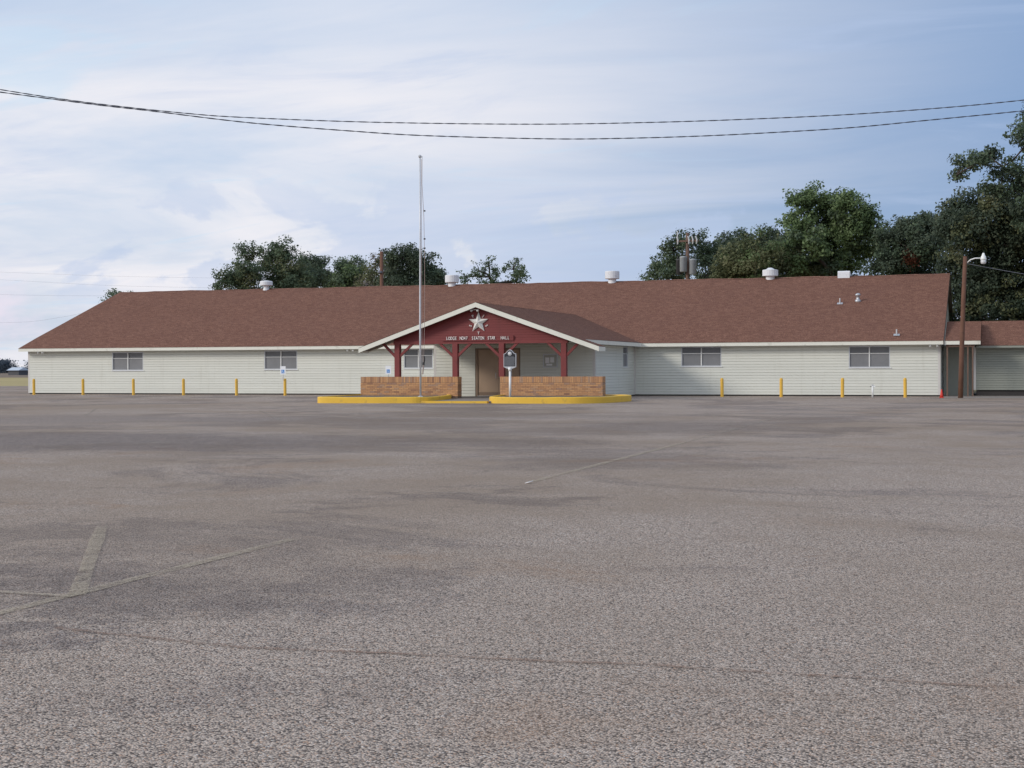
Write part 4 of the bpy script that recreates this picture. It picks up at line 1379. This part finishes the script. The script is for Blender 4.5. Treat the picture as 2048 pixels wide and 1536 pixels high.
def tree(bxy, lobes, label, mat, group, dens=1.0, leaf=0.090, trunk=0.32, clump=0.42, mats=None, holes=0.0, accent=None, name='oak_tree'):
    x0, y0 = bxy
    e = empty(name, (x0, y0, 0), label, 'tree', group)
    wood = MB()
    top = max(l[2] for l in lobes)
    low = min(l[2] - l[3] for l in lobes)
    mid = sum(l[2] for l in lobes) / len(lobes)
    mx = sum(l[0] for l in lobes) / len(lobes)
    fork = Vector((x0 + mx * 0.3, y0, max(1.8, low * 0.45)))
    limb(wood, (x0, y0, -0.2), fork, trunk * 1.15, trunk * 0.85, 0.04, 4, 10)
    up_ = Vector((x0 + mx * 0.7, y0 + R_PY.uniform(-.3, .3), low * 0.7 + mid * 0.3))
    limb(wood, fork, up_, trunk * 0.85, trunk * 0.62, 0.08, 4, 8)
    cens, szs, outs = [], [], []
    mi = []
    nodes = [(fork, trunk * 0.6), (up_, trunk * 0.6)]
    order = sorted(lobes, key=lambda l: (Vector((x0 + l[0], y0, l[2])) - up_).length)
    for li, (dx, dy, z, r) in enumerate(order):
        dyy = dy + R_PY.uniform(-1.1, 1.1) * min(1.6, r + 0.4)
        c_ = Vector((x0 + dx, y0 + dyy, z))
        root, rw = min(nodes, key=lambda q: (q[0] - c_).length + (2.5 if q[0].z > c_.z + 0.6 else 0))
        pts = limb(wood, root, c_, rw * 0.8, max(0.05, rw * 0.55), 0.13, 7, 6)
        nodes.append((c_, max(0.06, rw * 0.55)))
        nb = max(5, int(26 * dens * r ** 1.7))
        for k in range(nb):
            d = Vector((R_PY.gauss(0, 1), R_PY.gauss(0, 1), R_PY.gauss(0, 0.9))).normalized()
            rr = r * R_PY.random() ** 0.42 * R_PY.choice((1, 1, 1, 1.18))
            tip = c_ + d * rr
            if k % 3 == 0:
                limb(wood, pts[-2 - (k % 3)], tip, 0.035, 0.012, 0.16, 3, 4)
            cr = clump * R_PY.uniform(0.55, 1.25) * (0.7 + 0.3 * min(1.5, r))
            n = max(12, int(96 * (cr / 0.42) ** 2 * R_PY.uniform(.6, 1.2)))
            if R_PY.random() < holes:
                n = n // 6
            p = np.clip(RNG.normal(size=(n, 3)), -1.55, 1.55) * np.array([cr * .66, cr * .66, cr * .46])
            outs.append(p / (np.linalg.norm(p, axis=1, keepdims=True) + 1e-6) * 0.7 + np.array((tip - c_) / max(r, 0.3)) * 0.6)
            cens.append(p + np.array(tip))
            szs.append((0.45 + 1.1 * RNG.random(n) ** 1.6) * leaf)
            mi.append(np.full(n, 1 if (mats and R_PY.random() < 0.25) else 0))
    if accent:
        dx, dy, z, r, n = accent
        p = RNG.normal(size=(n, 3)) * r * 0.5 + np.array((x0 + dx, y0 + dy, z))
        outs.append(np.zeros((n, 3)))
        cens.append(p)
        szs.append(RNG.uniform(.6, 1.2, n) * leaf)
        mi.append(np.full(n, 2))
    wood.build('trunk', 'bark', e, True)
    cen = np.concatenate(cens)
    ml = [mat, mats or mat] + (['leaf_red'] if accent else [])
    crown = link('crown', leaf_mesh('crown', cen, np.concatenate(szs), ml, np.concatenate(mi), np.concatenate(outs)), e)
    return e


GL = 'trees behind the left half of the roof'
GR = 'trees behind the right half of the roof'
tree((-70.5, 35.9), [(-0.42, -0.07, 8.01, 0.5), (0.55, 0.25, 8.09, 0.5), (0.0, 0.06, 7.21, 1.0)], 'tree top barely showing over the left end of the roof ridge', 'leaf_oak', GL, 0.8)
tree((-53.3, 28.9), [(-1.25, -0.32, 10.93, 0.96), (0.0, 0.09, 10.45, 1.2), (1.6, 0.62, 10.96, 1.12), (-0.57, -0.11, 9.25, 1.2), (1.07, 0.43, 9.44, 1.2), (-2.1, -0.67, 9.2, 1.0), (-2.75, -1.03, 8.55, 0.9), (-1.9, -0.56, 8.17, 1.2), (2.48, 0.89, 9.12, 1.36), (3.05, 1.06, 8.03, 1.36), (0.0, 0.05, 7.04, 2.0)],
     'tallest spreading oak behind the left part of the roof', 'leaf_oak', GL, 1.1, mats='leaf_olive', holes=0.15)
tree((-53.2, 37.3), [(-0.61, -0.11, 10.41, 1.11), (0.53, 0.26, 10.4, 1.11), (0.0, 0.08, 9.12, 1.62), (1.01, 0.41, 9.33, 0.85), (-1.02, -0.27, 8.06, 1.45)], 'dark rounded tree touching the right side of the tallest left oak', 'leaf_dark', GL, 1.2, mats='leaf_oak')
tree((-54.3, 47.5), [(-0.53, -0.07, 10.65, 1.01), (0.57, 0.29, 10.97, 1.11), (-1.05, -0.25, 9.72, 1.01), (0.13, 0.13, 9.49, 1.57), (1.32, 0.53, 10.18, 1.11), (-1.5, -0.3, 8.9, 1.3), (1.6, 0.5, 9.0, 1.3), (-1.6, -0.4, 10.0, 0.9)], 'lower green tree behind the roof just left of the plain pole', 'leaf_oak', GL, 1.0, mats='leaf_bright', holes=0.1)
tree((-49.9, 44.7), [(-0.3, 0.01, 11.26, 0.72), (-0.86, -0.19, 10.14, 1.07), (0.29, 0.19, 10.14, 1.25), (1.06, 0.43, 9.46, 1.07), (-0.22, 0.01, 8.57, 1.34), (1.5, 0.4, 8.6, 1.2), (-1.3, -.2, 8.9, 1.2)], 'thin yellowish tree directly behind the plain utility pole', 'leaf_olive', GL, 0.85, mats='leaf_dry', holes=0.3)
tree((-40.8, 30.9), [(-1.12, -0.27, 10.14, 0.87), (-0.07, 0.07, 10.33, 0.87), (0.75, 0.34, 9.9, 0.79), (-1.12, -0.29, 9.08, 1.18), (0.3, 0.18, 9.07, 1.34), (1.35, 0.52, 8.64, 0.87), (0.0, 0.07, 7.7, 1.77), (-2.05, -0.6, 8.29, 0.94)],
     'dense dark round oak behind the flagpole', 'leaf_dark', GL, 1.3, mats='leaf_oak')
tree((-36.7, 38.5), [(-1.39, -0.3, 9.66, 0.83), (-0.24, 0.03, 10.19, 0.74), (1.01, 0.38, 9.86, 0.91), (2.23, 0.71, 9.32, 0.83), (-0.24, 0.02, 9.04, 1.0), (1.39, 0.47, 8.82, 1.0), (-2.42, -0.59, 9.0, 0.74)],
     'sparse half bare oak behind the middle of the roof', 'leaf_oak', GL, 1.0, clump=0.30, holes=0.30)
tree((-18.8, 31.5), [(0.0, 0.09, 10.94, 1.03), (-1.05, -0.25, 10.25, 1.03), (0.87, 0.38, 10.86, 0.88), (-1.85, -0.53, 9.41, 1.03), (-2.96, -0.9, 8.68, 0.81), (-0.52, -0.09, 9.22, 1.0), (1.22, 0.48, 9.58, 1.25), (-1.57, -0.45, 8.31, 1.47), (1.56, 0.58, 8.3, 1.2)],
     'oak sloping down to the left behind the transformer pole', 'leaf_oak', GR, 0.95, mats='leaf_dark', holes=0.2)
tree((-15.8, 36.9), [(-1.44, -0.37, 11.21, 0.91), (-0.07, 0.08, 11.51, 0.76), (1.81, 0.7, 11.58, 0.99), (-0.72, -0.14, 10.44, 1.14), (0.91, 0.39, 10.63, 1.14), (2.53, 0.93, 11.19, 0.91), (-1.44, -0.39, 9.31, 1.52), (0.73, 0.31, 8.92, 1.9)],
     'dark lumpy topped tree between the transformer pole and the big green tree', 'leaf_dark', GR, 1.1, mats='leaf_oak', holes=0.1)
tree((-13.1, 27.3), [(-1.67, -0.47, 9.09, 1.2), (0.0, 0.08, 9.44, 1.34), (1.51, 0.58, 9.61, 1.34), (-0.67, -0.15, 8.03, 1.76), (-2.68, -0.81, 8.21, 1.13), (1.68, 0.62, 8.02, 1.59), (3.02, 1.07, 8.73, 1.41)],
     'low feathery olive green tree behind the rightmost round ventilator', 'leaf_olive', GR, 1.15, leaf=0.085, mats='leaf_bright', name='willow_tree')
tree((-8.4, 29.6), [(-2.18, -0.59, 13.31, 0.92), (-1.18, -0.26, 13.49, 1.06), (-0.01, 0.12, 13.13, 1.06), (1.0, 0.45, 12.88, 1.06), (-2.35, -0.66, 11.9, 1.2), (-0.68, -0.11, 11.72, 1.55), (1.34, 0.54, 11.54, 1.41), (2.34, 0.88, 12.24, 0.99), (2.84, 1.04, 11.18, 0.99), (-1.68, -0.46, 10.14, 1.62), (0.67, 0.31, 9.78, 1.76), (2.68, 0.97, 9.77, 1.27), (-0.34, -0.04, 8.37, 2.12)],
     'tall bright green rounded tree behind the right part of the roof', 'leaf_bright', GR, 1.05, leaf=0.10, mats='leaf_oak', name='elm_tree')
tree((-3.5, 26.8), [(-0.8, -0.17, 10.46, 0.88), (0.0, 0.1, 10.97, 0.81), (-0.32, -0.02, 9.44, 1.49), (1.13, 0.47, 11.13, 0.95), (1.94, 0.74, 11.47, 0.95), (1.29, 0.51, 9.61, 1.56), (2.74, 0.99, 10.45, 1.36), (-0.64, -0.14, 8.09, 1.53), (1.62, 0.59, 7.74, 2.04)],
     'dark oak with a reddish patch behind the right gable end', 'leaf_dark', GR, 1.2, mats='leaf_oak', accent=(0.8, -2.0, 8.75, 0.5, 420))
tree((7.5, 11.2), [(-3.3, -0.1, 15.35, 0.62), (-2.6, 0.0, 15.9, 0.7), (-6.44, -1.14, 12.94, 0.72), (-6.96, -1.32, 12.3, 0.39), (-5.38, -0.79, 13.55, 0.72), (-5.78, -0.92, 12.85, 0.67), (-4.45, -0.49, 12.71, 0.72), (-3.53, -0.17, 14.79, 0.72), (-3.0, 0.0, 13.96, 0.95), (-3.79, -0.28, 12.15, 1.11), (-4.85, -0.63, 11.46, 0.83), (-2.87, 0.01, 10.76, 1.67), (-1.94, 0.33, 12.7, 1.67), (-1.28, 0.57, 14.92, 1.67), (-1.02, 0.61, 10.19, 1.95), (0.2, 0, 9.5, 2.2), (1.5, 0, 12.5, 2.2), (-1.8, 0, 9.2, 1.5)],
     'tallest oak with a long open bough at the right edge', 'leaf_oak', GR, 0.95, clump=0.36, leaf=0.09, mats='leaf_dark', holes=0.2, trunk=0.42)
tree((2.5, 16.2), [(-2.27, -0.64, 10.86, 1.01), (-0.99, -0.22, 11.15, 1.13), (0.28, 0.2, 11.0, 1.31), (1.56, 0.61, 10.25, 1.49), (-1.7, -0.47, 9.51, 1.31), (0.0, 0.08, 9.06, 1.79), (1.84, 0.68, 8.46, 2.09), (-1.99, -0.58, 7.87, 1.19), (-0.71, -0.18, 6.67, 1.79), (1.28, 0.47, 5.77, 2.09), (-1.56, -0.47, 5.18, 1.49), (-0.3, 0.3, 4.0, 1.6), (1.8, 0.5, 3.6, 1.6)],
     'big dark olive tree behind the lamp and the annex roof', 'leaf_dark', GR, 1.35, mats='leaf_olive')
tree((7.8, 15.0), [(-1.0, 0, 9.0, 1.8), (1.2, 0, 9.5, 1.9), (-1.3, 0, 6.5, 1.9), (1.0, 0, 6.2, 2.0), (0, 0, 4.4, 1.8), (0.2, 0, 11, 1.6)],
     'dark tree filling the right edge above the annex roof', 'leaf_dark', GR, 1.0, mats='leaf_oak')

# far tree line beyond the field, at the left
cens, szs = [], []
for k in range(150):
    u = R_PY.uniform(0, 1)
    x = -800 + 560 * u
    y = 640 + 190 * u + R_PY.uniform(-20, 30)
    h = R_PY.uniform(6, 10.5)
    for q in range(14):
        n = 60
        c_ = np.array((x + R_PY.gauss(0, 3.2), y + R_PY.gauss(0, 2), h * R_PY.uniform(0.12, 0.9)))
        cens.append(np.clip(RNG.normal(size=(n, 3)), -1.6, 1.6) * np.array([1.6, 1.6, 1.0]) + c_)
        szs.append(RNG.uniform(0.4, 1.0, n) * 0.75)
tl = link('far_wood', leaf_mesh('far_wood', np.concatenate(cens), np.concatenate(szs), ['leaf_far_haze']))
tl['kind'] = 'stuff'
tag(tl, 'haze-tinted dark far wood beyond the fields at the left', 'wood')
tree((-186.0, 190.0), [(0, 0, 4.6, 1.9), (-1.2, 0, 3.4, 1.7), (1.0, 0, 3.0, 1.8), (0, 0, 1.6, 1.6)], 'dark bushy tree in the field at the left corner of the hall', 'leaf_far_haze', 'far field trees', 0.8, leaf=0.16, clump=0.6)
e = empty('barn', (-313.4, 346, 0), 'far low barn with a pale metal roof in the left field', 'barn')
bx('wall', 'barn_wall', e, -315.6, -311.4, 345.0, 350.0, 0, 1.7)
MB().prism([(-316.0, 344.4, 1.6), (-316.0, 347.5, 2.65), (-316.0, 350.6, 1.6)], (5.0, 0, 0)).build('roof', 'barn_roof', e)

S.render.resolution_x = 1024
S.render.resolution_y = 768
S.cycles.max_bounces = 6
S.cycles.diffuse_bounces = 3
S.cycles.glossy_bounces = 2
S.cycles.transmission_bounces = 3
S.cycles.transparent_max_bounces = 8
S.cycles.use_denoising = True
S.cycles.pixel_filter_type = 'BLACKMAN_HARRIS'
